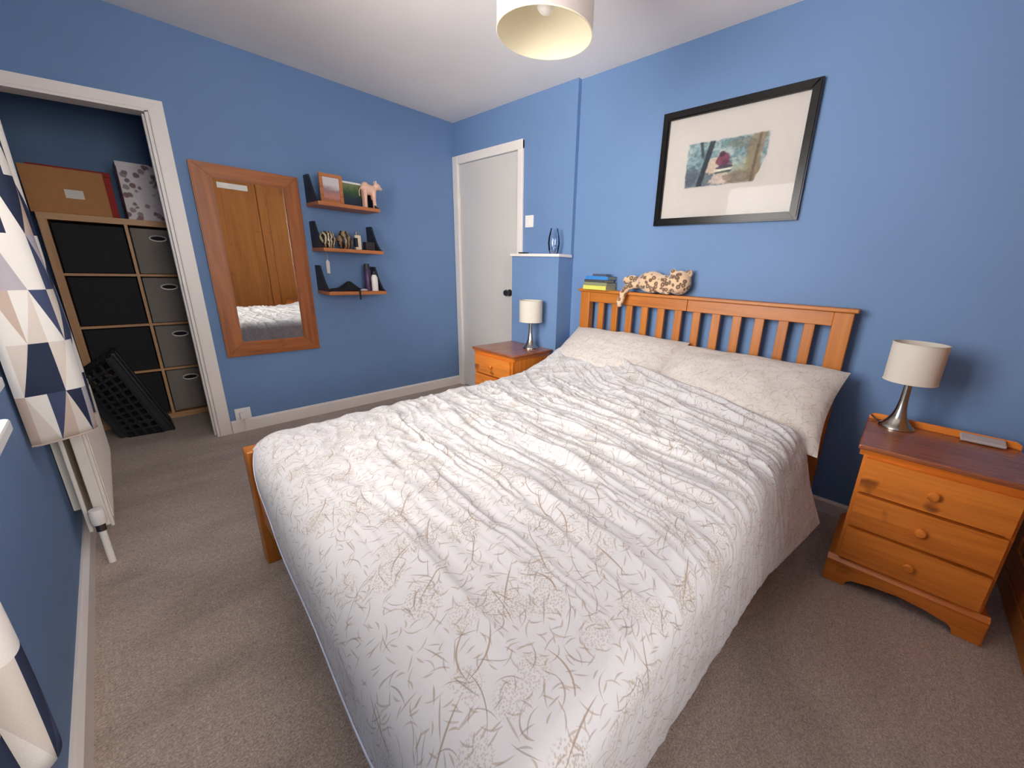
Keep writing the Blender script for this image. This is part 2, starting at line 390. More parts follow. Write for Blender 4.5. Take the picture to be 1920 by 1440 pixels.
# baseboards
def skirt_profile(h=.08, d=.016): return [(0, 0), (d, 0), (d, h-.012), (d*.55, h-.003), (d*.3, h), (0, h)]
bm = BM(); prism(bm, [(-a, b) for a, b in skirt_profile(.088)], -1.913, -.02, 'x')
struct('baseboard_back', bm, 'white', 'white baseboard under the mirror and shelves', 'baseboard')
bm = BM(); prism(bm, [(WX+a, b) for a, b in skirt_profile(.085, .02)], -4.49, -.02, 'y')
struct('baseboard_left', bm, 'white', 'white baseboard along the window wall', 'baseboard')
bm = BM(); prism(bm, [(RX-a, b) for a, b in skirt_profile(.075)], -3.86, -1.44, 'y')
struct('baseboard_right', bm, 'white', 'white baseboard behind the bed and bedside chest', 'baseboard')

# closet architrave and lining
tr = thing('trim_1', 'white painted door frame around the dark closet opening', 'door frame', (0, 0, 0), kind='structure')
prism(bm := BM(), [(OX1+.004, 0), (-1.916, 0), (-1.916, 2.003), (OX1+.004, 1.945)], -.018, 0, 'y', .004); obj('architrave_side', bm, 'white', tr)
prism(bm := BM(), [(OX0-.035, 1.967), (-1.916, 2.003), (OX1+.004, 1.945), (OX0-.035, 1.913)], -.018, 0, 'y', .004); obj('architrave_head', bm, 'white', tr)
prism(bm := BM(), [(OX0-.004, 0), (OX0-.036, 0), (OX0-.036, 1.94), (OX0-.004, 1.915)], -.018, 0, 'y', .002); obj('architrave_side', bm, 'white', tr)
box(bm := BM(), (OX1-.012, -.012, 0), (OX1+.002, .112, 1.94)); box(bm, (OX1-.022, .03, 0), (OX1-.012, .07, 1.93)); obj('jamb_lining', bm, 'white', tr)
prism(bm := BM(), [(OX0, 1.905), (OX1, 1.935), (OX1, 1.947), (OX0, 1.917)], -.012, .112, 'y'); obj('head_lining', bm, 'white', tr)
box(bm := BM(), (OX0-.002, -.012, 0), (OX0+.012, .112, 1.915)); obj('jamb_lining', bm, 'white', tr)
o = obj('latch_plate', box(BM(), (OX1-.014, .004, .96), (OX1-.011, .024, 1.02)), 'brass', tr); o['label'] = 'small metal latch plate'

# white door
dr = thing('door_1', 'white flush panel door beside the half-height boxing', 'door', (0, 0, 0), kind='structure')
obj('door_panel', box(BM(), (-.004, -.864, .008), (.03, -.078, 2.058), .002), 'door', dr)
obj('architrave_side', box(BM(), (-.028, -.078, 0), (0, -.004, 2.125), .005), 'white', dr)
obj('architrave_side', box(BM(), (-.022, -.921, 0), (0, -.864, 2.125), .005), 'white', dr)
obj('architrave_head', box(BM(), (-.024, -.921, 2.06), (0, -.004, 2.127), .005), 'white', dr)
def knob_bm(c, r, proj):
    b = BM(); lathe(b, [(0, 0), (r*1.05, 0), (r*1.05, .006), (r*.42, .009), (r*.4, proj*.45), (r*.8, proj*.55), (r, proj*.75), (r*.85, proj*.95), (0, proj)], 24)
    b.transform(Matrix.Translation(c) @ Matrix.Rotation(-PI/2, 4, 'Y')); return b
o = obj('door_knob', knob_bm((-.004, -.768, .982), .028, .06), 'brass', dr, True); o['label'] = 'dark metal door knob'
for hz in (.38, 1.75): obj('hinge', box(BM(), (-.008, -.084, hz-.045), (-.003, -.074, hz+.045), .001), 'white', dr)

# window
wn = thing('window_1', 'white framed window behind the patterned curtains', 'window', (0, 0, 0), kind='structure')
fx0, fx1 = -2.695, -2.64
bm = BM()
for a, b in [((fx0, WY0, WZ0), (fx1, WY0+.06, WZ1)), ((fx0, WY1-.06, WZ0), (fx1, WY1, WZ1)), ((fx0, WY0+.06, WZ0), (fx1, WY1-.06, WZ0+.06)), ((fx0, WY0+.06, WZ1-.06), (fx1, WY1-.06, WZ1)), ((fx0, -2.27, WZ0+.06), (fx1, -2.21, WZ1-.06))]: box(bm, a, b, .004)
obj('window_frame', bm, 'frame_white', wn)
for a, b in [(WY0+.06, -2.27), (-2.21, WY1-.06)]: obj('pane', box(BM(), (-2.672, a, WZ0+.06), (-2.666, b, WZ1-.06)), 'glass', wn)
for a, b in [((-2.64, WY0, WZ0), (WX, WY0+.004, WZ1)), ((-2.64, WY1-.004, WZ0), (WX, WY1, WZ1)), ((-2.64, WY0+.004, WZ1-.004), (WX, WY1-.004, WZ1))]: obj('reveal_lining', box(BM(), a, b), 'frame_white', wn)
obj('window_sill', box(BM(), (-2.64, WY0-.02, WZ0-.03), (-2.500, WY1-.485, WZ0), .006), 'frame_white', wn)
obj('window_sill', box(BM(), (-2.64, WY1-.485, WZ0-.03), (-2.555, WY1, WZ0), .004), 'frame_white', wn)

w2 = thing('added_fill_window', 'added unseen white framed window in the wall beside the wardrobe', 'window', (0, 0, 0), kind='structure')  # unseen window, added to let the rear fill light in
bm = BM()
for a, b in [((VX0, -4.615, VZ0), (VX0+.06, -4.56, VZ1)), ((VX1-.06, -4.615, VZ0), (VX1, -4.56, VZ1)), ((VX0+.06, -4.615, VZ0), (VX1-.06, -4.56, VZ0+.06)), ((VX0+.06, -4.615, VZ1-.06), (VX1-.06, -4.56, VZ1)), ((-1.95, -4.615, VZ0+.06), (-1.89, -4.56, VZ1-.06))]: box(bm, a, b, .004)
obj('window_frame', bm, 'frame_white', w2)
for a, b in [(VX0+.06, -1.95), (-1.89, VX1-.06)]: obj('pane', box(BM(), (a, -4.592, VZ0+.06), (b, -4.586, VZ1-.06)), 'glass', w2)
obj('window_sill', box(BM(), (VX0, -4.56, VZ0-.03), (VX1, -4.44, VZ0), .006), 'frame_white', w2)

# ------------------------------------------------------------------ bed
bed = thing('double_bed', 'honey-coloured wooden slatted bed under the floral duvet', 'bed', (-1.06, -2.36, 0))
BO = Vector((1.06, 2.36, 0))
def bpart(name, bm, mat, sm=False):
    bm.transform(Matrix.Translation(BO)); return obj(name, bm, mat, bed, sm)
HY0, HY1 = -1.580, -3.172
bpart('headboard_post', box(BM(), (-.052, HY0-.078, 0), (.0, HY0, 1.05), .004), 'bedZ')
bpart('headboard_post', box(BM(), (-.052, HY1, 0), (.0, HY1+.078, 1.05), .004), 'bedZ')
bpart('top_rail', box(BM(), (-.046, -2.372, .982), (-.006, HY0-.078, 1.05), .003), 'bedY')
bpart('top_rail', box(BM(), (-.046, HY1+.078, .982), (-.006, -2.374, 1.05), .003), 'bedY')
bpart('top_cap', box(BM(), (-.066, HY1-.014, 1.05), (.012, HY0+.014, 1.069), .004), 'bedY')
bpart('bottom_rail', box(BM(), (-.046, HY1+.078, .50), (-.006, HY0-.078, .58), .003), 'bedY')
y0, y1 = HY0-.078, HY1+.078
gap = (abs(y1-y0)-12*.047)/13
for k in range(12):
    ya = y0-gap-(gap+.047)*k
    bpart('slat', box(BM(), (-.036, ya-.047, .57), (-.016, ya, .985), .003), 'bedZ')
bpart('side_rail', box(BM(), (-2.0, -1.640, .20), (-.05, -1.612, .36), .003), 'bedX')
bpart('side_rail', box(BM(), (-2.0, -3.13, .20), (-.05, -3.102, .36), .003), 'bedX')
FX = -2.082
bpart('foot_post', box(BM(), (FX, -1.642, 0), (FX+.072, -1.575, .500), .005), 'bedZ')
bpart('foot_post', box(BM(), (FX, -3.095, 0), (FX+.072, -3.03, .46), .005), 'bedZ')
bpart('foot_rail', box(BM(), (FX+.012, -3.03, .19), (FX+.05, -1.642, .44), .004), 'bedY')
bpart('mattress', box(BM(), (-2.02, -3.09, .26), (-.06, -1.655, .50), .05, 4), 'linen', True)

# duvet ---------------------------------------------------------------
def pillow_surf(x):      # height of the leaning pillows' front, for the duvet resting on them
    return .60+.50*(x+.56)
def build_duvet():
    ZT = .548; R = .062
    nx, ny = 300, 320
    # parameter a: 0..1 flat length, 1..2 foot overhang ; b: -1..0 left hang, 0..1 top, 1..2 right hang
    na_flat, na_hang = 330, 44
    a = np.concatenate([np.linspace(0, 1, na_flat, endpoint=False), 1+np.linspace(0, 1, na_hang)])
    b = np.concatenate([-1+np.linspace(0, 1, 40, endpoint=False), np.linspace(0, 1, 290, endpoint=False), 1+np.linspace(0, 1, 60)])
    A, B = np.meshgrid(a, b, indexing='ij')
    ta, tb = np.clip(A, 0, 1), np.clip(B, 0, 1)
    yl, yr = -1.645, -3.075                     # where the side roll begins
    y = yl+(yr-yl)*tb
    # head edge is drawn up askew over the pillows
    ctrl = np.array([[-3.4, -.60], [-3.1, -.575], [-2.8, -.50], [-2.4, -.43], [-2.0, -.33], [-1.7, -.25], [-1.4, -.20]])
    xh = np.interp(y, ctrl[:, 0], ctrl[:, 1])
    c2 = np.array([[-3.2, -2.032], [-2.8, -2.027], [-2.5, -2.008], [-2.1, -1.985], [-1.8, -1.968], [-1.66, -1.965], [-1.5, -1.965]])
    xf = np.interp(y, c2[:, 0], c2[:, 1])
    x = xh+(xf-xh)*ta
    fx_, fl, fr = np.clip(A-1, 0, 1), np.clip(-B, 0, 1), np.clip(B-1, 0, 1)
    fy_ = np.maximum(fl, fr); sgn = np.where(fl > 0, 1., -1.)
    mx = np.maximum(fx_, fy_); nr = np.sqrt(fx_**2+fy_**2)+1e-9
    dx_, dy_ = fx_/nr, fy_/nr
    # hang lengths
    hf = np.interp(y, [-3.1, -2.8, -2.4, -2.1, -1.83, -1.72, -1.64], [.285, .285, .28, .265, .215, .150, .105])
    hl = .30+0*y
    hr = np.interp(x, [-2.1, -1.6, -1.0, -.5, -.3], [.40, .405, .415, .425, .42])
    hs = np.where(sgn > 0, hl, hr)
    H = hf*dx_**2+hs*dy_**2
    R = .062*dy_**2+.12*dx_**2+.062*((dx_+dy_) < .01)
    e = mx*H
    ang = np.minimum(e/R, PI/2)
    outv = R*np.sin(ang); drop = R*(1-np.cos(ang))
    ex = np.maximum(e-R*PI/2, 0)
    # right side bulges outward near the head and hangs straighter near the foot
    slope = np.where(sgn > 0, .05, np.interp(x, [-2.1, -1.6, -1.0, -.5, -.2], [-.02, .03, .18, .48, .56]))*dy_+.06*dx_
    outv = outv+ex*slope-.10*np.where(sgn < 0, 1, 0)*dy_*ex*ex; drop = drop+ex*np.sqrt(np.maximum(1-slope**2, .3))
    X = x-outv*dx_; Y = y+sgn*outv*dy_; Z = ZT-drop
    # gentle loft
    tx = ta; loft = .022*np.sin(PI*np.clip(tb, 0, 1))**.6*np.sin(PI*np.clip(.06+.94*tx, 0, 1))**.4
    Z = Z+loft*(1-np.clip(mx*3, 0, 1))
    # rise over the pillows
    ps = pillow_surf(X); k = .03
    flat = (1-np.clip(mx*1.6, 0, 1))
    rise = np.maximum(ps-Z, 0)*sst(-.80, -.45, X)*0+np.logaddexp(0, (ps-Z)/k)*k
    edge_l = sst(-1.585, -1.70, Y)*.55+.45
    Z = Z+np.clip(rise, 0, .16)*(.35+.65*flat)*edge_l
    # ---- wrinkles: ridges across the bed, drifting toward the foot on the right
    xs, ys = X, Y
    warp = .09*(fbm(xs*2.2, ys*2.2, 5)-.47)+.03*(fbm(xs*7, ys*7, 9)-.47)
    skew = np.interp(ys, [-3.3, -3.05, -2.6, -2.2, -1.9, -1.5], [-.20, -.09, 0, .06, .16, .32])
    near_head = sst(-1.3, -.4, xs)
    s = xs-skew*(.55+.9*near_head)+warp
    tt = ys
    def ridge(v, p=1.6): return np.power(np.clip(1-np.abs(2*v-1), 0, 1), p)
    r1 = ridge(vn(s*12, tt*1.1+s*.7, 21), 2.4); r2_ = ridge(vn(s*21, tt*1.6, 33), 2.2); r3 = ridge(vn(s*36, tt*2.6, 44), 1.8)
    crump = fbm(xs*9, ys*7, 51)-.47; crump2 = ridge(vn(xs*16+ys*6, ys*12-xs*5, 61), 2.)
    amt = np.interp(xs, [-2.15, -2.0, -1.85, -1.6, -1.2, -.7, -.4, -.2], [.06, .22, .42, .8, 1., 1., .75, .35])
    amt = amt*np.interp(ys, [-3.22, -3.12, -3.0, -2.4, -2.0, -1.75, -1.6], [.10, .75, 1., 1., .72, .55, .35])
    soft = np.interp(ys, [-2.6, -1.9], [0, 1])
    h = amt*(.013*r1*(1-.4*soft)+.0175*r2_+.0125*r3*(1-.3*soft))+.011*crump*(.5+.5*soft)*np.interp(xs, [-2.1, -1.9], [.35, 1])+.016*soft*crump2*amt
    # named long folds read from the bed
    def fold(path, w, hgt):
        nonlocal h
        p = np.array(path); best = np.full(xs.shape, 9.); tb_ = np.zeros(xs.shape)
        for i in range(len(p)-1):
            d = p[i+1]-p[i]; L2 = d@d
            t_ = np.clip(((xs-p[i, 0])*d[0]+(ys-p[i, 1])*d[1])/L2, 0, 1)
            dist = np.hypot(xs-(p[i, 0]+t_*d[0]), ys-(p[i, 1]+t_*d[1]))
            m_ = dist < best; best = np.where(m_, dist, best); tb_ = np.where(m_, (i+t_)/(len(p)-1), tb_)
        h = h+hgt*np.exp(-(best/w)**2)*np.sin(PI*np.clip(tb_*.94+.03, 0, 1))**.5
    for pth, w, hg in [([(-1.36, -2.40), (-1.378, -2.534), (-1.40, -2.66), (-1.446, -2.795), (-1.46, -2.961), (-1.53, -3.12)], .020, .016),
                       ([(-1.58, -2.25), (-1.596, -2.402), (-1.604, -2.639), (-1.63, -2.827), (-1.625, -2.938), (-1.66, -3.10)], .022, .015),
                       ([(-.54, -2.243), (-.80, -2.50), (-.995, -2.721), (-1.044, -2.897), (-1.134, -3.059), (-1.25, -3.17)], .018, .014),
                       ([(-1.20, -2.55), (-1.216, -2.669), (-1.26, -2.864), (-1.264, -3.047), (-1.30, -3.15)], .018, .014),
                       ([(-1.93, -2.55), (-1.955, -2.694), (-1.964, -2.81), (-1.975, -2.93)], .022, .010),
                       ([(-1.80, -2.60), (-1.808, -2.75), (-1.814, -2.92), (-1.83, -3.08)], .020, .012),
                       ([(-1.05, -1.80), (-1.14, -2.05), (-1.20, -2.30), (-1.17, -2.45), (-1.19, -2.62)], .022, .012),
                       ([(-.70, -1.80), (-.84, -2.10), (-.90, -2.40), (-1.02, -2.62)], .020, .012),
                       ([(-.15, -1.70), (-.32, -2.05), (-.52, -2.42), (-.575, -2.80), (-.66, -3.05), (-.80, -3.18)], .017, .013),
                       ([(-.62, -2.42), (-.72, -2.70), (-.80, -2.95), (-.93, -3.15)], .016, .013),
                       ([(-.72, -2.45), (-.84, -2.72), (-.93, -2.96), (-1.06, -3.16)], .016, .012)]:
        fold(pth, w, hg)
    # displacement along approximate normal: up on top, outward on the sides
    vert = np.cos(np.minimum(e/R, PI/2))
    Z = Z+h*vert
    hang = 1-vert
    pleat = .004*np.sin(xs*7+3*fbm(xs*3, ys*3, 71))*np.clip(ex*4, 0, 1)
    Y = Y+sgn*dy_*(h*.4*hang+pleat*.6); X = X-dx_*(h*.4*hang+.006*np.sin(ys*11)*np.clip(ex*4, 0, 1))
    Z = Z-.006*hang*(fbm(xs*4, ys*4, 81)-.5)*mx
    P = np.stack([X, Y, Z], -1)
    UV = np.stack([-(x)+e*dx_, -(y)+np.where(sgn > 0, -1, 1)*e*dy_], -1)
    return P, UV
DP, DUV = build_duvet()
dv = grid_obj('duvet', DP, DUV, 'duvet', None, .012)
tag(dv, 'white duvet printed with tan grasses, rumpled over the bed', 'duvet')
# piping seam along the foot hem
seam = [tuple(DP[-5, j]+np.array([-.003, 0, 0])) for j in range(44, DP.shape[1]-60, 4)]
o = obj('hem_seam', tube(BM(), seam, .0015, 6), plain('seam_thread', srgb(196, 202, 226), .9), dv, True); o['label'] = 'pale blue seam along the foot hem'

# pillows
def pillow(name, label, c, Lw, Wd, T, tilt, rz, seed, flange=True):
    n = 64
    u = np.linspace(-1, 1, n); U, V = np.meshgrid(u, u, indexing='ij')
    top = np.clip(1-np.abs(U)**2.6, 0, 1)**.62*np.clip(1-np.abs(V)**2.6, 0, 1)**.62
    nz = .014*(fbm(U*2.6+seed, V*2.2, seed)-.47)+.010*(fbm(U*6, V*5+seed, seed+4)-.47)
    # corners stay out, sides draw in
    px = U*(1-.045*(1-U**2)*0-.055*np.cos(V*PI/2)*np.abs(U)**3); py = V*(1-.075*np.cos(U*PI/2)*np.abs(V)**3)
    def sheet(sg):
        z = sg*(T/2*top)+nz*np.clip(top*3, 0, 1)*.9+.004*np.sin(U*9+seed)*(1-top)
        return np.stack([px*Lw/2, py*Wd/2, z], -1)
    a, b = sheet(1), sheet(-1)
    P = np.concatenate([a, b[::-1]], 0)
    UVa = np.stack([px*Lw/2+seed*1.7, py*Wd/2+seed*.9], -1); UV = np.concatenate([UVa, UVa[::-1]+.37], 0)
    mtx = Matrix.Rotation(rz, 4, 'Z') @ Matrix.Rotation(tilt, 4, 'Y') @ Matrix.Rotation(PI/2, 4, 'Z')
    # local: length along y after the turn, face up
    m3 = np.array(mtx)[:3, :3]
    o = grid_obj(name, P @ m3.T, UV, 'pillow', None)
    o.location = c
    return tag(o, label, 'pillow', 'pillows leaning on the headboard')
pillow('pillow', 'floral pillow on the door side of the bed', (-.300, -2.020, .672), .83, .52, .18, math.radians(-30), .02, 3)
pillow('pillow', 'floral pillow with a pointed corner nearest the cream lamp and bedside chest', (-.320, -2.780, .652), .86, .54, .18, math.radians(-30), -.02, 8)

# ------------------------------------------------------------------ bedside chests
def knob_front(c, r=.017, proj=.028):
    b = BM(); lathe(b, [(0, 0), (r*.55, 0), (r*.5, proj*.35), (r*.9, proj*.5), (r, proj*.72), (r*.75, proj*.93), (0, proj)], 20)
    b.transform(Matrix.Translation(c) @ Matrix.Rotation(PI/2, 4, 'X')); return b
def chest(label, loc, rz, gallery):
    w, d, h = .462, .41, .607
    t = thing('bedside_chest', label, 'bedside table', loc, rz)
    bm = BM()
    box(bm, (.022, .020, .05), (.042, d-.01, .575)); box(bm, (w-.042, .020, .05), (w-.022, d-.01, .575)); box(bm, (.042, d-.018, .05), (w-.042, d-.010, .575))
    box(bm, (.042, .022, .555), (w-.042, .04, .575)); box(bm, (.042, .030, .405), (w-.042, .04, .43)); box(bm, (.042, .030, .255), (w-.042, .04, .28)); box(bm, (.042, .022, .09), (w-.042, d-.02, .125))
    obj('carcass', bm, 'pineZ', t)
    bm = BM(); prism(bm, [(0+.0, .590), (0, .607), (d, .607), (d, .590)], 0, w, 'x', 0); 
    top = obj('top', box(BM(), (0, 0, .588), (w, d, .607), .006, 3), 'pinetop', t)
    bm.free()
    bm = BM(); prism(bm, [(.008, .588), (.022, .562), (.03, .562), (.03, .588)], .008, w-.008, 'x'); prism(bm, [(.008, .588), (.022, .562), (.03, .562), (.03, .588)], .03, d-.01, 'y')
    for vtx in bm.verts: pass
    obj('cornice', bm, 'pineX', t)
    bm = BM(); prism(bm, [(w-.008, .588), (w-.022, .562), (w-.03, .562), (w-.03, .588)], .03, d-.01, 'y'); obj('cornice', bm, 'pineX', t)
    for z0, z1 in ((.424, .560), (.275, .412), (.125, .263)):
        bm = BM(); box(bm, (.034, .010, z0), (w-.034, .034, z1))
        f = [f_ for f_ in bm.faces if f_.normal.y < -.5 or all(abs(v.co.y-.010) < 1e-6 for v in f_.verts)]
        r = bmesh.ops.inset_region(bm, faces=f, thickness=.012, depth=.0)
        for v in f[0].verts: v.co.y -= .010
        dw = obj('drawer', bm, 'pineX', t)
        obj('knob', knob_front((w/2, .003, (z0+z1)/2)), 'pineX', dw, True)
    # plinth with bracket feet
    arch = [(0, 0), (.072, 0), (.078, .020), (.092, .034), (.110, .036), (.150, .046), (w/2, .054), (w-.150, .046), (w-.110, .036), (w-.092, .034), (w-.078, .020), (w-.072, 0), (w, 0), (w, .098), (0, .098)]
    bm = BM(); prism(bm, arch, 0, .018, 'y', .003); obj('plinth_front', bm, 'pineX', t)
    sa = [(.018, 0), (.072, 0), (.090, .034), (d-.09, .034), (d-.072, 0), (d, 0), (d, .098), (.018, .098)]
    for xa in (0, w-.018): bm = BM(); prism(bm, sa, xa, xa+.018, 'x', .0); obj('plinth_side', bm, 'pineY', t)
    bm = BM(); prism(bm, [(0, .098), (.016, .114), (.022, .114), (.022, .098)], 0, w, 'x'); prism(bm, [(0, .098), (.016, .114), (.022, .114), (.022, .098)], .02, d, 'y'); prism(bm, [(w, .098), (w-.016, .114), (w-.022, .114), (w-.022, .098)], .02, d, 'y')
    obj('plinth_moulding', bm, 'pineX', t)
    if gallery:
        bm = BM(); prism(bm, [(.004, .607), (.004, .622), (.02, .634), (w-.02, .634), (w-.004, .622), (w-.004, .607)], d-.016, d, 'y', .003); obj('gallery_rail', bm, 'pineX', t)
    return t
chest('orange pine three-drawer bedside chest under the large cream lamp', (-.538, -3.318, 0), -PI/2, True)
chest('orange pine bedside chest standing by the white door', (-.548, -.945, 0), -PI/2, False)

def lamp(label, loc):
    t = thing('table_lamp', label, 'lamp', loc)
    bm = BM(); lathe(bm, [(0, 0), (.060, 0), (.061, .004), (.059, .009), (.050, .016), (.036, .032), (.025, .055), (.018, .085), (.0145, .12), (.013, .16), (.013, .205), (0, .205)], 40)
    obj('base', bm, 'chrome', t, True, 50)
    bm = BM(); lathe(bm, [(.084, .200), (.086, .200), (.086, .358), (.084, .358)], 48, closed=True); obj('shade', bm, 'shade', t, True, 40)
    for z in (.2015, .3565):
        obj('shade_trim', tube(BM(), [(.0865*math.cos(a*PI/24), .0865*math.sin(a*PI/24), z) for a in range(49)], .0016, 6), 'shade', t, True)
    bm = BM(); lathe(bm, [(0, .205), (.013, .205), (.013, .235), (.02, .25), (.024, .275), (.017, .30), (0, .308)], 20); obj('bulb', bm, 'plastic', t, True)
    bm = BM()
    for k in range(3): tube(bm, [(.013*math.cos(k*2.094), .013*math.sin(k*2.094), .232), (.084*math.cos(k*2.094), .084*math.sin(k*2.094), .232)], .0015, 6)
    obj('shade_ring', bm, 'chrome', t)
    return t
lp = lamp('cream drum table lamp on the larger nearby bedside chest', (-.200, -3.415, .607))
bm = BM(); tube(bm, smooth_path([(.045, .035, .006), (.040, .066, .006), (.055, .086, .016), (.080, .088, .006), (.090, .080, -.03), (.090, .075, -.06)]), .003, 8); obj('power_cord', bm, 'blackplastic', lp, True)
lamp('small cream drum table lamp in front of the blue boxing', (-.238, -1.262, .607))
# flat strip on chest
o = obj('remote_control', box(BM(), (-.022, -.062, 0), (.022, .062, .012), .004, 3), plain('pale_grey_plastic', srgb(176, 168, 168), .4))
o.location = (-.172, -3.668, .617); o.rotation_euler = (0, -.32, .05); tag(o, 'slim pale grey remote lying on the bedside chest', 'remote')

# ------------------------------------------------------------------ framed picture
pf = thing('framed_picture', 'black framed watercolour print hanging above the bed', 'picture', (RX, -2.457, 1.769))
def pprt(name, bm, mat, sm=False): return obj(name, bm, mat, pf, sm)
hw, hh, fwid = .389, .299, .040
for nm, pts in [('frame_rail', [(-hw, hh), (hw, hh), (hw-fwid, hh-fwid), (-hw+fwid, hh-fwid)]), ('frame_rail', [(-hw, -hh), (hw, -hh), (hw-fwid, -hh+fwid), (-hw+fwid, -hh+fwid)]),
                ('frame_stile', [(-hw, -hh), (-hw, hh), (-hw+fwid, hh-fwid), (-hw+fwid, -hh+fwid)]), ('frame_stile', [(hw, -hh), (hw, hh), (hw-fwid, hh-fwid), (hw-fwid, -hh+fwid)])]:
    bm = BM(); prism(bm, pts, -.030, -.002, 'x', .006); pprt(nm, bm, 'blackgloss')
pprt('mount', box(BM(), (-.010, -hw+fwid-.005, -hh+fwid-.005), (-.006, hw-fwid+.005, hh-fwid+.005)), 'cream')
pprt('glazing', box(BM(), (-.0185, -hw+fwid-.004, -hh+fwid-.004), (-.0165, hw-fwid+.004, hh-fwid+.004)), 'picglass')
# artwork: loose watercolour painted per vertex (woodland, trunk, seated red shape)
def artwork():
    n, m = 150, 90
    yv = np.linspace(.215, -.215, n); zv = np.linspace(-.115, .115, m)
    U, V = np.meshgrid(np.linspace(0, 1, n), np.linspace(0, 1, m), indexing='ij')
    Yg, Zg = np.meshgrid(yv, zv, indexing='ij')
    def C(r, g, b): return np.array(srgb(r, g, b)[:3])
    col = np.zeros((n, m, 3)); n1 = fbm(U*6, V*5, 3); n2 = fbm(U*14, V*12, 5); n3 = fbm(U*30, V*22, 8)
    def lay(mask, c): nonlocal col; col = col*(1-mask[..., None])+c*mask[..., None]
    col[:] = C(164, 174, 172)
    lay(sst(.38, .58, n1)*.85, C(98, 126, 132)); lay(sst(.48, .62, n2)*.7, C(136, 158, 164)); lay(sst(.5, .65, n3)*.5, C(74, 104, 100))
    lay(sst(.50, .30, V+.12*(n2-.5))*sst(.55, .35, U)*.85, C(92, 98, 108)); lay(sst(.42, .2, V+.1*(n1-.5))*sst(.4, .55, U)*.8, C(134, 122, 108))
    def blob(cx, cy, rx, ry, c, a=1., ns=.25):
        d = np.hypot((U-cx)/rx, (V-cy)/ry)+ns*(n2-.47)*2; lay(sst(1.1, .85, d)*a, c)
    blob(.40, .42, .10, .20, C(206, 184, 164), .75, .6); blob(.47, .17, .12, .15, C(198, 180, 166), .7, .6)
    # trunks
    d = np.abs(U-(.20+.13*V))-.035*(1+.3*(n2-.5)); lay(sst(.012, -.01, d)*.95, C(52, 58, 66))
    d = np.abs(U-(.235-.12*(V-.55)))-.02; lay(sst(.012, -.01, d)*sst(.55, .7, V)*.9, C(62, 66, 72))
    d = np.abs(U-(.90-.06*np.sin(V*3)))-.085*(1+.5*(n1-.5)); lay(sst(.02, -.02, d)*.9, C(132, 118, 96)); lay(sst(.02, -.01, np.abs(U-(.84+.05*V))-.012)*.7, C(84, 76, 66))
    blob(.74, .40, .11, .2, C(150, 150, 116), .4, .8); blob(.70, .84, .18, .12, C(106, 104, 92), .6, .7); blob(.70, .15, .16, .14, C(120, 108, 94), .7, .7); blob(.08, .30, .12, .26, C(84, 92, 104), .7, .7)
    # figure: red-purple coat, dark seat, pale band
    blob(.480, .53, .080, .17, C(116, 66, 84), .95, .3); blob(.46, .67, .035, .06, C(78, 60, 66), .85, .3); blob(.52, .46, .07, .10, C(92, 60, 78), .6, .4); blob(.50, .39, .10, .05, C(74, 74, 84), .9, .3)
    lay(sst(.02, .0, np.abs(V-(.33+.12*(U-.45)))-.012)*sst(.37, .40, U)*sst(.62, .58, U), C(206, 204, 190)); lay(sst(.02, .0, np.abs(V-(.285+.12*(U-.45)))-.012)*sst(.38, .41, U)*sst(.62, .58, U)*.9, C(66, 84, 78))
    col = col*(.78+.44*fbm(U*44, V*30, 12))[..., None]*(.86+.3*fbm(U*12, V*9, 15))[..., None]
    # ragged vignette into the paper
    edge = np.minimum.reduce([U*1.4, (1-U)*1.4, V, 1-V])+.05*(n2-.5); right = sst(0., .02, (1-U)-.20*np.clip(.55-V, 0, 1)*1.0+.05*(n1-.5))
    a_ = sst(.0, .035, edge)*right
    col = col*a_[..., None]+C(190, 184, 178)*(1-a_[..., None])
    P = np.stack([np.full_like(Yg, -.0106), Yg, Zg], -1); UV = np.stack([U, V], -1)
    t = NT('watercolour_print'); at = t.node('ShaderNodeAttribute', attribute_name='print'); t.P('Base Color', at.outputs[0]); t.P('Roughness', .9); t.P('Specular IOR Level', .1)
    o = grid_obj('artwork', P, UV, t.m, pf, 0, False)
    ca = o.data.color_attributes.new('print', 'FLOAT_COLOR', 'POINT')
    ca.data.foreach_set('color', np.concatenate([col.reshape(-1, 3), np.ones((n*m, 1))], 1).astype(np.float32).ravel())
    o.location = (0, .012, .010)
artwork()

# ------------------------------------------------------------------ wall mirror
mr = thing('wall_mirror', 'tall wooden framed mirror on the blue wall', 'mirror', (-1.580, 0, .538))
MW, MH, MF = .281, 1.192, .098
def trap(pts, mat, nm):
    bm = BM(); prism(bm, pts, -.028, -.002, 'y', .006); obj(nm, bm, mat, mr)
trap([(-MW, 0), (MW, 0), (MW-MF, MF), (-MW+MF, MF)], 'oakX', 'frame_rail'); trap([(-MW, MH), (MW, MH), (MW-MF, MH-MF*.85), (-MW+MF, MH-MF*.85)], 'oakX', 'frame_rail')
trap([(-MW, 0), (-MW+MF, MF), (-MW+MF, MH-MF*.85), (-MW, MH)], 'oakZ', 'frame_stile'); trap([(MW, 0), (MW-MF, MF), (MW-MF, MH-MF*.85), (MW, MH)], 'oakZ', 'frame_stile')
o = obj('mirror_glass', box(BM(), (-MW+MF-.006, -.018, MF-.006), (MW-MF+.006, -.012, MH-MF*.85+.006)), 'mirror', mr); o['label'] = 'mirror glass reflecting the wardrobe and bed'
o = obj('reflection_strip', box(BM(), (-.165, -.0205, 1.060), (-.012, -.018, 1.092), .0005), plain('painted_reflection', srgb(214, 212, 204), .4), mr); o['label'] = 'pale painted reflection strip at the top of the glass'  # pale strip stands in for a reflection, painted onto the glass

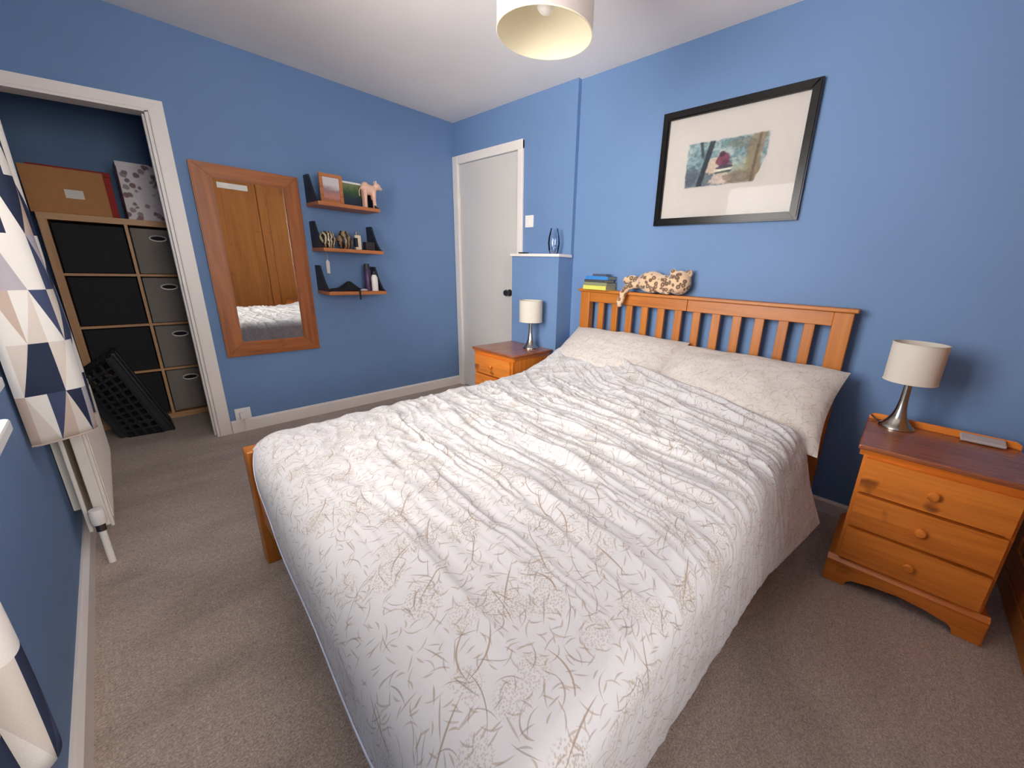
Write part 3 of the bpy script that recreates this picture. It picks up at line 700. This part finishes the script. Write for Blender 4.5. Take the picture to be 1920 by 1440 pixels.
# ------------------------------------------------------------------ little wall shelves
def shelf(label, x0, x1, z, dep=.24):
    t = thing('wall_shelf', label, 'shelf', (x0, 0, z), group='three small wall shelves')
    w = x1-x0
    obj('board', box(BM(), (0, -dep, -.024), (w, -.001, 0), .002), 'shelfwood', t)
    for xa in (.003, w-.017):
        prof = [(-.001, -.012), (-.001, .180), (-.085, .180), (-.112, .125), (-.150, .065), (-.195, .018), (-.232, .003), (-.234, -.012)]
        bm = BM(); prism(bm, prof, xa, xa+.014, 'x', .001); obj('bracket', bm, 'black', t)
    return t
SX0, SX1 = -1.258, -.836
SZ = [1.576, 1.276, .975]
shelf('small wooden shelf with black brackets, topmost of three, holding a photo frame', SX0, SX1, SZ[0])
shelf('small wooden shelf with black brackets, middle of three', SX0, SX1, SZ[1])
shelf('small wooden shelf with black brackets, lowest of three, holding bottles', SX0, SX1, SZ[2])
# top shelf contents
def photo_mat(name, stops, sc=9):
    t = NT(name); n = t.noise(t.coord(), sc, 4, .6, 1.)
    t.P('Base Color', t.ramp(n, stops)); t.P('Roughness', .35); return t.m
SH0 = SZ[0]
t_ = thing('framed_photo', 'upright wooden photo frame on the topmost wall shelf', 'photo frame', (-1.138, -.165, SH0)); 
for nm, a, b in [('frame_rail', (-.075, -.008, 0), (.075, .008, .022)), ('frame_rail', (-.075, -.008, .168), (.075, .008, .19)), ('frame_stile', (-.075, -.008, .022), (-.053, .008, .168)), ('frame_stile', (.053, -.008, .022), (.075, .008, .168))]:
    obj(nm, box(BM(), a, b, .002), 'shelfwood', t_)
tm = NT('portrait_photo'); sp = tm.sep(tm.coord()); n = tm.noise(tm.coord(), 26, 3)
g = tm.math('ADD', tm.math('MULTIPLY', sp[2], 5.2), tm.math('MULTIPLY', n, .35))
tm.P('Base Color', tm.ramp(g, [(.18, srgb(92, 70, 62)), (.4, srgb(190, 130, 112)), (.62, srgb(150, 120, 120)), (.8, srgb(206, 200, 200))])); tm.P('Roughness', .3)
o = obj('photo_print', box(BM(), (-.054, -.003, .021), (.054, .002, .169)), tm.m, t_)
tm = NT('garden_photo'); sp = tm.sep(tm.coord()); n = tm.noise(tm.coord(), 30, 4)
g = tm.math('ADD', tm.math('MULTIPLY', sp[2], 5.4), tm.math('MULTIPLY', n, .4))
tm.P('Base Color', tm.ramp(g, [(.3, srgb(40, 46, 66)), (.55, srgb(44, 62, 70)), (.8, srgb(64, 96, 56)), (1., srgb(120, 130, 90))])); tm.P('Roughness', .3)
t_ = thing('photo_card', 'dark green garden photograph behind the pale figurine', 'photograph', (-.985, -.120, SH0))
obj('photo_print', box(BM(), (-.085, -.004, 0), (.085, .004, .158), .001), tm.m, t_); obj('top_edge', box(BM(), (-.087, -.006, .158), (.087, .006, .170), .001), 'paper', t_)
# figurine: pale animal
def remesh_obj(name, bm, mat, parent=None, vox=.004, sm=4):
    o = obj('tmp', bm, mat); md = o.modifiers.new('r', 'REMESH'); md.mode = 'VOXEL'; md.voxel_size = vox
    ms = o.modifiers.new('s', 'SMOOTH'); ms.factor = .5; ms.iterations = sm
    dg = bpy.context.evaluated_depsgraph_get(); me = bpy.data.meshes.new_from_object(o.evaluated_get(dg)); me.name = name
    bpy.data.objects.remove(o, do_unlink=True)
    me.polygons.foreach_set('use_smooth', [True]*len(me.polygons))
    o = bpy.data.objects.new(name, me); COL.objects.link(o)
    if parent: o.parent = parent
    return o
bm = BM()
ell(bm, (0, 0, .105), (.048, .026, .030)); ell(bm, (-.02, 0, .118), (.026, .024, .026))
for x, y in ((-.030, -.012), (-.028, .014), (.026, -.012), (.030, .014)): tube(bm, [(x, y, .10), (x, y, .05), (x*1.05, y, .004)], [.016, .0105, .0115], 12)
ell(bm, (.054, -.004, .128), (.024, .018, .020)); ell(bm, (.074, -.006, .118), (.014, .011, .010)); ell(bm, (.044, -.016, .146), (.007, .005, .013)); ell(bm, (.046, .012, .146), (.007, .005, .013))
tube(bm, [(-.046, 0, .115), (-.062, 0, .09), (-.060, 0, .06)], .004, 8)
o = remesh_obj('animal_figurine', bm, plain('pale_pink_wood', srgb(232, 188, 164), .5), None, .0035); o.location = (-.875, -.160, SH0-.001); o.scale = (1.15, 1.25, 1.28)
tag(o, 'pale pink four-legged animal figurine on the topmost shelf', 'figurine')
# middle shelf contents
def patterned(name, a, b, sc):
    t = NT(name); c = t.coord()
    wv = t.node('ShaderNodeTexWave', {'Vector': c, 'Scale': sc, 'Distortion': 6., 'Detail': 2., 'Detail Scale': 2.}).outputs[1]
    t.P('Base Color', t.ramp(wv, [(.45, a), (.55, b)])); t.P('Roughness', .35); return t.m
SH1 = SZ[1]
bm = BM(); lathe(bm, [(0, 0), (.026, 0), (.046, .012), (.062, .045), (.060, .075), (.044, .100), (.026, .110), (.022, .106), (0, .104)], 32)
o = obj('patterned_pot', bm, patterned('cream_black_glaze', srgb(34, 28, 28), srgb(206, 190, 150), 14), None, True); o.location = (-1.195, -.150, SH1); o.scale = (.85, .85, 1.03); tag(o, 'round cream and black patterned pot by the left bracket of the middle shelf', 'pot')
bm = BM(); lathe(bm, [(0, 0), (.030, 0), (.050, .016), (.060, .05), (.054, .085), (.034, .108), (.030, .122), (.026, .122), (0, .112)], 32)
o = obj('patterned_pot', bm, patterned('brown_black_glaze', srgb(24, 20, 24), srgb(150, 124, 92), 10), None, True); o.location = (-1.080, -.150, SH1); o.scale = (.88, .88, 1.03); tag(o, 'darker black and brown pot in the middle of the middle shelf', 'pot')
t_ = thing('glass_bottle', 'small clear and cream bottle on the middle shelf', 'bottle', (-.990, -.155, SH1))
obj('body', box(BM(), (-.022, -.016, 0), (.022, .016, .105), .006, 3), plain('cream_liquid', srgb(214, 202, 178), .2), t_, True); obj('cap', box(BM(), (-.012, -.010, .105), (.012, .010, .128), .003), 'chrome', t_)
obj('label_band', box(BM(), (-.0225, -.0168, .02), (-.004, .0168, .085), .001), 'black', t_)
o = obj('dark_box', box(BM(), (-.034, -.028, 0), (.034, .028, .062), .004), plain('dark_box_card', srgb(44, 34, 40), .5)); o.location = (-.905, -.150, SH1); tag(o, 'small dark box beside the right bracket of the middle shelf', 'box')
# lowest shelf contents
SH2 = SZ[2]
n = 46; u = np.linspace(0, 1, n); U, V = np.meshgrid(u, np.linspace(0, 1, 20), indexing='ij')
hgt = .012+.055*np.exp(-((U-.62)/.2)**2)*np.sin(PI*np.clip(V, 0, 1))**.7+.010*fbm(U*6, V*4, 3)
P = np.stack([-.14+.28*U, -.102+.095*V+.006*np.sin(U*9), hgt*np.sin(PI*np.clip(V*.98+.01, 0, 1))**.5*np.sin(PI*np.clip(U*.98+.01, 0, 1))**.5+.002], -1)
bag = thing('black_cloth_bag', 'crumpled black cloth bag lying on the lowest shelf', 'bag', (-1.105, -.075, SH2))
grid_obj('cloth', P, np.stack([U, V], -1), plain('black_cloth', srgb(22, 23, 30), .9), bag, .003)
bm = BM(); box(bm, (.052, -.171, -.060), (.066, -.166, .010), .002); box(bm, (.052, -.168, .004), (.066, -.07, .010), .001); obj('strap', bm, 'dark', bag)
t_ = thing('spray_can', 'black and purple spray can on the lowest shelf', 'spray can', (-.928, -.125, SH2))
bm = BM(); lathe(bm, [(0, 0), (.024, 0), (.025, .004), (.025, .150), (.019, .160), (0, .160)], 24); obj('body', bm, plain('purple_print', srgb(76, 50, 92), .35, noise_amt=.5, nscale=20), t_, True)
bm = BM(); lathe(bm, [(0, .160), (.020, .160), (.021, .185), (.019, .203), (0, .205)], 24); obj('cap', bm, 'blackplastic', t_, True)
t_ = thing('lotion_bottle', 'white bottle beside the spray can on the lowest shelf', 'bottle', (-.897, -.172, SH2))
bm = BM(); lathe(bm, [(0, 0), (.022, 0), (.024, .005), (.024, .100), (.014, .122), (0, .122)], 24); obj('body', bm, 'plastic', t_, True)
bm = BM(); lathe(bm, [(0, .122), (.012, .122), (.012, .147), (0, .148)], 16); obj('cap', bm, 'blackplastic', t_, True)
o = obj('cream_tube', ell(BM(), (0, 0, .009), (.030, .010, .009)), 'cream', None, True); o.location = (-.998, -.205, SH2); o.rotation_euler = (0, 0, .15); tag(o, 'small cream tube lying by the black bag', 'tube')
t_ = thing('hanging_tag', 'small white tag hanging on the wall below the middle shelf', 'tag', (-1.166, -.006, 1.20))
bm = BM(); prism(bm, [(-.012, -.10), (.010, -.105), (.014, -.02), (.0, .0), (-.012, -.02)], -.003, 0, 'y'); obj('card', bm, 'paper', t_)
obj('string', tube(BM(), [(0, -.002, -.005), (.002, -.002, .03), (0, -.001, .050)], .0012, 6), 'paper', t_)

# ------------------------------------------------------------------ sockets, switch
def plate(name, label, cat, loc, rz, wd, ht, parts):
    t = thing(name, label, cat, loc, rz); obj('plate', box(BM(), (-wd/2, -.010, -ht/2), (wd/2, 0, ht/2), .003, 3), 'plastic', t)
    for nm, a, b in parts: obj(nm, box(BM(), a, b, .0015), 'plastic', t)
    return t
plate('light_switch', 'white light switch on the blue wall beside the door', 'light switch', (0, -.992, 1.545), -PI/2, .088, .088, [('rocker', (-.010, -.014, -.016), (.010, -.009, .016))])
t_ = plate('power_socket', 'white power socket low on the wall under the mirror', 'socket', (-1.838, 0, .125), 0, .090, .090, [('switch', (.018, -.013, .018), (.030, -.009, .034)), ('plug', (-.022, -.042, -.028), (.024, -.010, .018))])
obj('cord', tube(BM(), smooth_path([(0, -.034, -.026), (0, -.034, -.06), (-.003, -.024, -.11), (-.004, -.024, -.122)]), .003, 8), 'plastic', t_, True)

# ------------------------------------------------------------------ vase and dish on the boxing
t_ = thing('glass_vase', 'clear bluish glass vase on the half-height boxing', 'vase', (-.075, -1.322, 1.298))
bm = BM(); lathe(bm, [(0, 0), (.026, 0), (.030, .004), (.038, .03), (.044, .075), (.040, .12), (.030, .16), (.026, .178), (.024, .178), (.028, .16), (.038, .12), (.042, .075), (.036, .032), (.024, .010), (0, .008)], 32); obj('body', bm, 'blueglass', t_, True)
bm = BM(); lathe(bm, [(0, .0), (.012, .006), (.018, .03), (.013, .055), (0, .062)], 20, (0, 0, .010)); obj('inner_bubble', bm, 'blueglass', t_, True)
bm = BM(); lathe(bm, [(0, 0), (.034, 0), (.044, .010), (.042, .011), (.032, .004), (0, .004)], 28)
o = obj('trinket_dish', bm, 'blackplastic', None, True); o.location = (-.085, -1.015, 1.298); tag(o, 'small dark flat dish on the half-height boxing', 'dish')

# ------------------------------------------------------------------ books and toy on the headboard
def book(label, x0, y0, wx, wy, z, th, cm, rz):
    t = thing('book', label, 'book', (x0, y0, z), rz, 'books stacked on the headboard')
    bm = BM(); box(bm, (-wx/2, -wy/2, 0), (wx/2, wy/2, .0025)); box(bm, (-wx/2, -wy/2, th-.0025), (wx/2, wy/2, th)); box(bm, (-wx/2, -wy/2, .0025), (-wx/2+.003, wy/2, th-.0025))
    obj('cover', bm, cm, t); obj('pages', box(BM(), (-wx/2+.003, -wy/2+.003, .0025), (wx/2-.004, wy/2-.003, th-.0025)), plain('book_pages', srgb(168, 162, 146), .9), t)
zb = 1.0695; stack = [('yellow-green book, bottom of the headboard stack', .021, srgb(206, 206, 96), .19, .13, 0, 0), ('grey-green book second from the bottom of the headboard stack', .017, srgb(128, 132, 100), .185, .125, -.002, .03),
         ('dark grey book under the blue one in the headboard stack', .014, srgb(70, 70, 72), .17, .12, .006, -.05), ('bright blue book near the top of the headboard stack', .018, srgb(40, 122, 190), .175, .12, -.006, .08), ('dark navy notebook on top of the headboard stack', .011, srgb(36, 48, 84), .10, .085, -.012, .2)]
for lb, th, c, ly, lx, dy, rz in stack:
    book(lb, -.040, -1.732+dy, lx, ly, zb, th*1.25, plain('book_cover', c, .45), rz); zb += th*1.25+.0004
# plush toy
def spotted():
    t = NT('spotted_plush'); c = t.coord()
    v = t.node('ShaderNodeVectorMath', {0: c, 1: t.node('ShaderNodeVectorMath', {0: t.node('ShaderNodeTexNoise', {'Vector': c, 'Scale': 30.}).outputs[1], 1: (.014, .014, .014)}, operation='MULTIPLY').outputs[0]}, operation='ADD').outputs[0]
    vo = t.node('ShaderNodeTexVoronoi', {'Vector': v, 'Scale': 40., 'Randomness': .9}).outputs[0]
    f = t.node('ShaderNodeMapRange', {0: vo, 1: .42, 2: .54, 3: 1., 4: 0.}).outputs[0]
    core = t.node('ShaderNodeMapRange', {0: vo, 1: .10, 2: .22, 3: .25, 4: 1.}).outputs[0]
    t.P('Base Color', t.mix(t.math('MULTIPLY', f, t.math('MULTIPLY', core, .85)), srgb(218, 186, 152), srgb(74, 44, 30))); t.P('Roughness', .95); t.P('Sheen Weight', .5); t.P('Specular IOR Level', .1)
    t.bump(t.noise(c, 500, 2), .6, .003); return t.m
M['plush'] = spotted()
toy = thing('plush_leopard', 'spotted plush leopard sprawled on top of the headboard', 'plush toy', (-.025, -2.16, 1.069))
bm = BM()
ell(bm, (-.005, .035, .058), (.055, .085, .056)); ell(bm, (-.010, -.045, .050), (.050, .06, .048))
ell(bm, (-.012, -.125, .062), (.055, .062, .060)); ell(bm, (-.035, -.130, .040), (.035, .035, .030))
ell(bm, (.0, -.168, .108), (.014, .018, .022)); ell(bm, (-.03, -.095, .112), (.014, .018, .018))
tube(bm, smooth_path([(-.02, .085, .045), (-.03, .135, .035), (-.045, .165, .020), (-.062, .178, -.015), (-.066, .188, -.055)]), .019, 12); ell(bm, (-.066, .190, -.062), (.020, .020, .022))
tube(bm, smooth_path([(-.0, .10, .055), (.0, .155, .068), (-.005, .185, .062)]), [.022]*16+[.020], 12); ell(bm, (-.008, .190, .060), (.024, .022, .022))
tube(bm, smooth_path([(-.035, -.02, .03), (-.052, -.06, .022), (-.055, -.10, .020)]), .018, 12); tube(bm, smooth_path([(-.035, .05, .03), (-.05, .02, .022), (-.052, -.012, .020)]), .017, 12)
remesh_obj('body', bm, 'plush', toy, .005, 5); toy.scale = (1.15, 1.15, 1.18)

# ------------------------------------------------------------------ pendant shade
pd = thing('pendant_light', 'grey drum pendant shade with pale lining under the ceiling', 'pendant light', (-1.085, -2.155, 2.0))
bm = BM(); lathe(bm, [(.170, 0), (.172, 0), (.172, .22), (.170, .22)], 64, closed=True); obj('shade', bm, 'pendant', pd, True, 40)
bm = BM(); lathe(bm, [(.1685, .0015), (.1695, .0015), (.1695, .2185), (.1685, .2185)], 64, closed=True); obj('shade_lining', bm, 'pendant_in', pd, True, 40)
for z in (.002, .218): obj('rim', tube(BM(), [(.171*math.cos(a*PI/32), .171*math.sin(a*PI/32), z) for a in range(65)], .0025, 6), 'pendant_in', pd, True)
bm = BM(); lathe(bm, [(0, .062), (.018, .066), (.030, .080), (.032, .095), (.024, .112), (.015, .125), (0, .125)], 24); obj('bulb', bm, plain('bulb_opal', srgb(244, 240, 232), .3), pd, True)
bm = BM(); lathe(bm, [(0, .125), (.018, .125), (.020, .19), (.010, .215), (0, .215)], 20)
for k in range(3): tube(bm, [(.018*math.cos(k*2.094), .018*math.sin(k*2.094), .19), (.169*math.cos(k*2.094), .169*math.sin(k*2.094), .19)], .002, 6)
obj('holder', bm, 'plastic', pd)
bm = BM(); tube(bm, [(0, 0, .21), (0, 0, .375)], .004, 8); obj('cord', bm, 'plastic', pd)
bm = BM(); lathe(bm, [(0, .365), (.020, .368), (.045, .385), (.048, .4), (0, .4)], 28); obj('ceiling_rose', bm, 'plastic', pd, True)

# ------------------------------------------------------------------ wardrobe (its front shows in the mirror)
wd = thing('wardrobe', 'large oak wardrobe at the edge of the room, reflected in the mirror', 'wardrobe', (-.67, -4.15, 0))
WO = Vector((.67, 4.15, 0))
def wpart(nm, bm, mat): bm.transform(Matrix.Translation(WO)); return obj(nm, bm, mat, wd)
XA, XB, YF = -1.33, -.005, -3.875
wpart('carcass', box(BM(), (XA+.01, -4.44, .09), (XB-.01, YF-.02, 2.2)), 'wardZ'); wpart('plinth', box(BM(), (XA, -4.44, 0), (XB, YF+.004, .09), .004), 'wardX'); wpart('cornice', box(BM(), (XA-.02, -4.44, 2.2), (XB+.0, YF+.02, 2.25), .01), 'wardX')
edges = [XA, -.675, XB]
for k in range(2):
    a, b = edges[k]+.005, edges[k+1]-.005
    d_ = wpart('door', box(BM(), (a+.10, YF-.012, .20), (b-.10, YF-.004, 2.08)), 'wardZ')
    bm = BM(); box(bm, (a, YF-.018, .095), (a+.10, YF+.004, 2.195), .003); box(bm, (b-.10, YF-.018, .095), (b, YF+.004, 2.195), .003); box(bm, (a+.10, YF-.018, .095), (b-.10, YF+.004, .20), .003); box(bm, (a+.10, YF-.018, 2.08), (b-.10, YF+.004, 2.195), .003)
    bm.transform(Matrix.Translation(WO)); obj('door_frame', bm, 'wardZ', d_)

# ------------------------------------------------------------------ radiator
rd = thing('radiator', 'white panel radiator below the patterned curtain', 'radiator', (WX, -.68, 0))
def rpart(nm, bm, mat='radiator', sm=False): return obj(nm, bm, mat, rd, sm)
ry0, ry1 = -.46, .42
bm = BM(); box(bm, (.088, ry0, .13), (.098, ry1, .56), .003)
for k in range(22): box(bm, (.096, ry0+.025+k*.039, .16), (.101, ry0+.045+k*.039, .53), .002, 1)
rpart('front_panel', bm); rpart('back_panel', box(BM(), (.030, ry0, .13), (.042, ry1, .56), .003)); rpart('end_grille', box(BM(), (.058, ry0-.001, .14), (.088, ry0+.012, .555), .003))
bm = BM()
for k in range(28): box(bm, (.044, ry0+.02+k*.03, .552), (.088, ry0+.036+k*.03, .558))
rpart('top_grille', bm)
bm = BM(); tube(bm, [(.066, ry0+.02, .165), (.066, ry0-.035, .165)], .011, 12); rpart('valve_union', bm, 'brass', True)
bm = BM(); lathe(bm, [(0, 0), (.018, 0), (.021, .006), (.022, .05), (.019, .062), (0, .064)], 24, (.066, ry0-.045, .178)); rpart('valve', bm, 'plastic', True)
bm = BM(); lathe(bm, [(0, 0), (.014, 0), (.014, .03), (0, .03)], 16, (.066, ry0-.045, .148)); rpart('valve_body', bm, 'brass', True)
bm = BM(); tube(bm, [(.066, ry0-.045, .150), (.066, ry0-.045, .0)], .0105, 14); rpart('pipe', bm, 'plastic', True)
for y in (ry0+.1, ry1-.1): rpart('wall_bracket', box(BM(), (.003, y-.015, .2), (.032, y+.015, .5)))

# ------------------------------------------------------------------ curtains
def curtain(name, label, path, z0, z1, uoff):
    pts = np.array([tuple(p) for p in smooth_path([(a, b, 0) for a, b in path], 14)])[:, :2]
    seg = np.r_[0, np.cumsum(np.hypot(*np.diff(pts, axis=0).T))]
    zz = np.linspace(0, 1, 60)
    n, m = len(pts), len(zz)
    P = np.zeros((n, m, 3)); UV = np.zeros((n, m, 2))
    for j, q in enumerate(zz):
        k = 1-.10*q*0
        wob = .006*np.sin(seg*11+q*5)+.004*np.sin(seg*23-q*9)
        P[:, j, 0] = np.maximum(pts[:, 0]+wob*(1-q*.5), WX+.006); P[:, j, 1] = pts[:, 1]+.5*wob; P[:, j, 2] = z0+(z1-z0)*q+(.006*np.sin(seg*6) if q == 0 else 0)
        UV[:, j, 0] = seg+uoff; UV[:, j, 1] = (z1-z0)*q
    t = thing(name, label, 'curtain', (0, 0, 0), group='patterned window curtains')
    grid_obj('panel', P, UV, 'curtain', t, .003)
    hem = [tuple(P[i, 0]+np.array([0, 0, .001])) for i in range(0, n, 2)]
    obj('hem', tube(BM(), hem, .003, 6), 'curtain', t, True)
    return t
curtain('curtain', 'triangle-print curtain hanging over the radiator by the closet',
        [(-2.556, -1.405), (-2.540, -1.410), (-2.510, -1.402), (-2.470, -1.385), (-2.438, -1.365), (-2.424, -1.335), (-2.436, -1.305), (-2.47, -1.295), (-2.515, -1.285), (-2.525, -1.265), (-2.495, -1.250), (-2.445, -1.240), (-2.428, -1.215), (-2.45, -1.19), (-2.51, -1.18), (-2.53, -1.155), (-2.49, -1.135), (-2.445, -1.12), (-2.435, -1.095), (-2.46, -1.08), (-2.52, -1.07), (-2.54, -1.05)], .60, 2.2, .02)
curtain('curtain', 'triangle-print curtain end close at the lower left corner',
        [(-2.54, -2.63), (-2.51, -2.640), (-2.470, -2.655), (-2.455, -2.70), (-2.47, -2.725), (-2.525, -2.735), (-2.53, -2.765), (-2.48, -2.785), (-2.445, -2.81), (-2.46, -2.84), (-2.52, -2.85), (-2.54, -2.88), (-2.50, -2.91), (-2.46, -2.93), (-2.47, -2.96), (-2.53, -2.975), (-2.54, -3.0)], .615, 2.2, .55)
t_ = thing('curtain_pole', 'curtain pole above the window', 'curtain pole', (-2.49, -2.04, 2.215))
obj('pole', tube(BM(), [(0, -1.05, 0), (0, 1.05, 0)], .012, 16), 'chrome', t_, True)
for y in (-1.06, 1.06): obj('finial', ell(BM(), (0, y, 0), (.02, .025, .02)), 'chrome', t_, True)
for y in (-.95, .95): obj('pole_bracket', box(BM(), (-.075, y-.01, -.012), (.0, y+.01, .0), .002), 'chrome', t_)

# ------------------------------------------------------------------ closet contents
ux0, ux1, uy, ud, uh = -2.515, -1.755, .62, .39, 1.405
su = thing('storage_unit', 'wooden cube shelving unit inside the closet', 'shelving', (ux0, uy, 0))
uw = ux1-ux0
def up_(nm, a, b, mat='unitX'): return obj(nm, box(BM(), a, b, .001), mat, su)
up_('side_panel', (0, 0, .04), (.038, ud, uh-.038), 'unitZ'); up_('side_panel', (uw-.038, 0, .04), (uw, ud, uh-.038), 'unitZ'); up_('top_panel', (0, 0, uh-.038), (uw, ud, uh)); up_('bottom_panel', (0, 0, 0), (uw, ud, .04))
dvx = .3525; up_('divider', (dvx, .002, .04), (dvx+.016, ud-.002, uh-.038), 'unitZ')
rows = [.04, .378, .708, 1.045, uh-.038]
for k in (1, 2, 3):
    up_('shelf', (.038, .003, rows[k]-.008), (dvx, ud-.002, rows[k]+.008)); up_('shelf', (dvx+.016, .003, rows[k]-.008), (uw-.038, ud-.002, rows[k]+.008))
obj('back_panel', box(BM(), (.038, ud-.006, .04), (uw-.038, ud-.001, uh-.038)), 'dark', su)
names = ['lowest', 'third from the top', 'second from the top', 'topmost']
proto = None
for col_ in (1, 0):
    for k in range(4):
        xa = dvx+.022 if col_ else .044; xb = uw-.044 if col_ else dvx-.006
        za, zb_ = rows[k]+.010, rows[k+1]-.016
        lab = ('grey closet storage box with ring handle, %s of its column' if col_ else 'plain black closet storage box, %s of its column') % names[k]
        b_ = thing('storage_box', lab, 'storage box', (ux0+(xa+xb)/2, uy+.012, za), group='grey closet boxes' if col_ else 'black closet boxes')
        w_ = xb-xa; h_ = zb_-za
        bm = BM(); box(bm, (-w_/2, 0, 0), (w_/2, ud-.04, h_), .006)
        mname = 'greycloth' if col_ else 'dark'
        obj('box_body', bm, mname, b_)
        if col_:
            ring = [(-.045+.042*math.cos(a_*PI/16), -.004, h_*.80+.018*math.sin(a_*PI/16)) for a_ in range(33)]
            bm = BM(); tube(bm, ring, .005, 8); obj('ring_handle', bm, 'ringmetal', b_, True)
            bm = BM(); prism(bm, [((p[0]+.045)*.94-.045, (p[2]-h_*.80)*.9+h_*.80) for p in ring[:-1]], -.002, 0, 'y'); obj('handle_hole', bm, 'dark', b_)
# things on top of the unit
t_ = thing('cardboard_box', 'brown cardboard box with a white label on the closet unit', 'box', (-2.365, uy+.04, uh))
obj('box_body', box(BM(), (-.165, 0, 0), (.165, .17, .262), .002), 'card', t_); obj('flap_seam', box(BM(), (-.165, .082, .262), (.165, .088, .2635)), 'cream', t_); o = obj('label_sticker', box(BM(), (-.012, -.0015, .095), (.064, 0, .145)), 'paper', t_); o['label'] = 'white paper label'
t_ = thing('red_box', 'red lidded box half hidden behind the cardboard box', 'box', (-2.34, uy+.22, uh)); obj('box_body', box(BM(), (-.165, 0, 0), (.178, .145, .262), .002), 'redcard', t_); obj('lid', box(BM(), (-.168, -.003, .262), (.181, .148, .292), .002), 'redcard', t_)
def floralbox():
    t = NT('rose_print_card'); c = t.coord()
    vo = t.node('ShaderNodeTexVoronoi', {'Vector': t.mapping(c, (1, .5, 1)), 'Scale': 24., 'Randomness': 1.}); n = t.noise(c, 70, 3)
    f = t.node('ShaderNodeMapRange', {0: t.math('ADD', vo.outputs[0], t.math('MULTIPLY', n, .35)), 1: .50, 2: .62, 3: 1., 4: 0.}).outputs[0]
    cc = t.ramp(t.sep(vo.outputs['Color'])[0], [(0, srgb(112, 40, 62)), (.4, srgb(140, 120, 122)), (.7, srgb(90, 62, 72))], 'CONSTANT')
    t.P('Base Color', t.mix(t.math('MULTIPLY', f, .85), srgb(232, 224, 226), cc)); t.P('Roughness', .6); return t.m
t_ = thing('gift_box', 'white box printed with dark red flowers on the closet unit', 'box', (-2.005, uy+.03, uh))
fm = floralbox()
obj('box_body', box(BM(), (-.125, 0, 0), (.125, .27, .335), .003), fm, t_); obj('lid', box(BM(), (-.128, -.003, .32), (.128, .273, .352), .003), fm, t_)
# laundry basket lying on its end
bk = thing('laundry_basket', 'black plastic laundry basket tipped on its end on the closet floor', 'basket', (-2.19, .33, 0))
A = Vector((0, 0, 0)); rd_ = Vector((-.306, 0, .952)); dd = Vector((-.952, 0, -.306)); LR, DP_, TP = .585, .235, .078
def bpt(l, d, y):   # l along the rim 0..1, d depth 0..1, y across 0..1 (taper toward the base)
    l2 = TP*d/1.0 + l*(LR-2*TP*d); yy = .04*d + y*(.27-.08*d)
    return A + rd_*l2 + dd*(DP_*d) + Vector((0, yy, .0035))
def strip(bm, ps, w=.006): tube(bm, ps, w, 6)
bm = BM()
def panel(fn, nu, nv, bar):
    for i in range(nu+1): tube(bm, [fn(i/nu, q/6) for q in range(7)], bar, 6)
    for j in range(nv+1): tube(bm, [fn(q/10, j/nv) for q in range(11)], bar, 6)
panel(lambda a, b: bpt(a, .16+.70*b, 0.), 11, 4, .0085); panel(lambda a, b: bpt(a, .16+.70*b, 1.), 11, 4, .0085)
panel(lambda a, b: bpt(0., .16+.70*b, a), 6, 4, .0085); panel(lambda a, b: bpt(1., .16+.70*b, a), 6, 4, .0085)
obj('lattice_walls', bm, 'blackplastic', bk, True)
def slabq(ps, th):
    b = BM(); ps = [Vector(p) for p in ps]; n_ = (ps[1]-ps[0]).cross(ps[3]-ps[0]).normalized()*th
    va = [b.verts.new(p) for p in ps]; vb = [b.verts.new(p+n_) for p in ps]
    b.faces.new(va); b.faces.new(vb[::-1])
    for i in range(4): b.faces.new([va[i], vb[i], vb[(i+1) % 4], va[(i+1) % 4]])
    return b
obj('basket_floor', slabq([bpt(0, 1, 0), bpt(1, 1, 0), bpt(1, 1, 1), bpt(0, 1, 1)], .004), 'blackplastic', bk)
for y in (0., 1.):
    obj('wall_band', slabq([bpt(0, .0, y), bpt(1, .0, y), bpt(1, .17, y), bpt(0, .17, y)], .004), 'blackplastic', bk); obj('wall_band', slabq([bpt(0, .85, y), bpt(1, .85, y), bpt(1, 1, y), bpt(0, 1, y)], .004), 'blackplastic', bk)
for l in (0., 1.):
    obj('wall_band', slabq([bpt(l, .0, 0), bpt(l, .0, 1), bpt(l, .17, 1), bpt(l, .17, 0)], .003), 'blackplastic', bk)
bm = BM(); rim = [bpt(0, 0, 0), bpt(1, 0, 0), bpt(1, 0, 1), bpt(0, 0, 1), bpt(0, 0, 0)]
for p, q in zip(rim, rim[1:]): tube(bm, [p+Vector((.004, 0, .006)), q+Vector((.004, 0, .006))], .010, 10)
obj('rim', bm, 'blackplastic', bk, True)
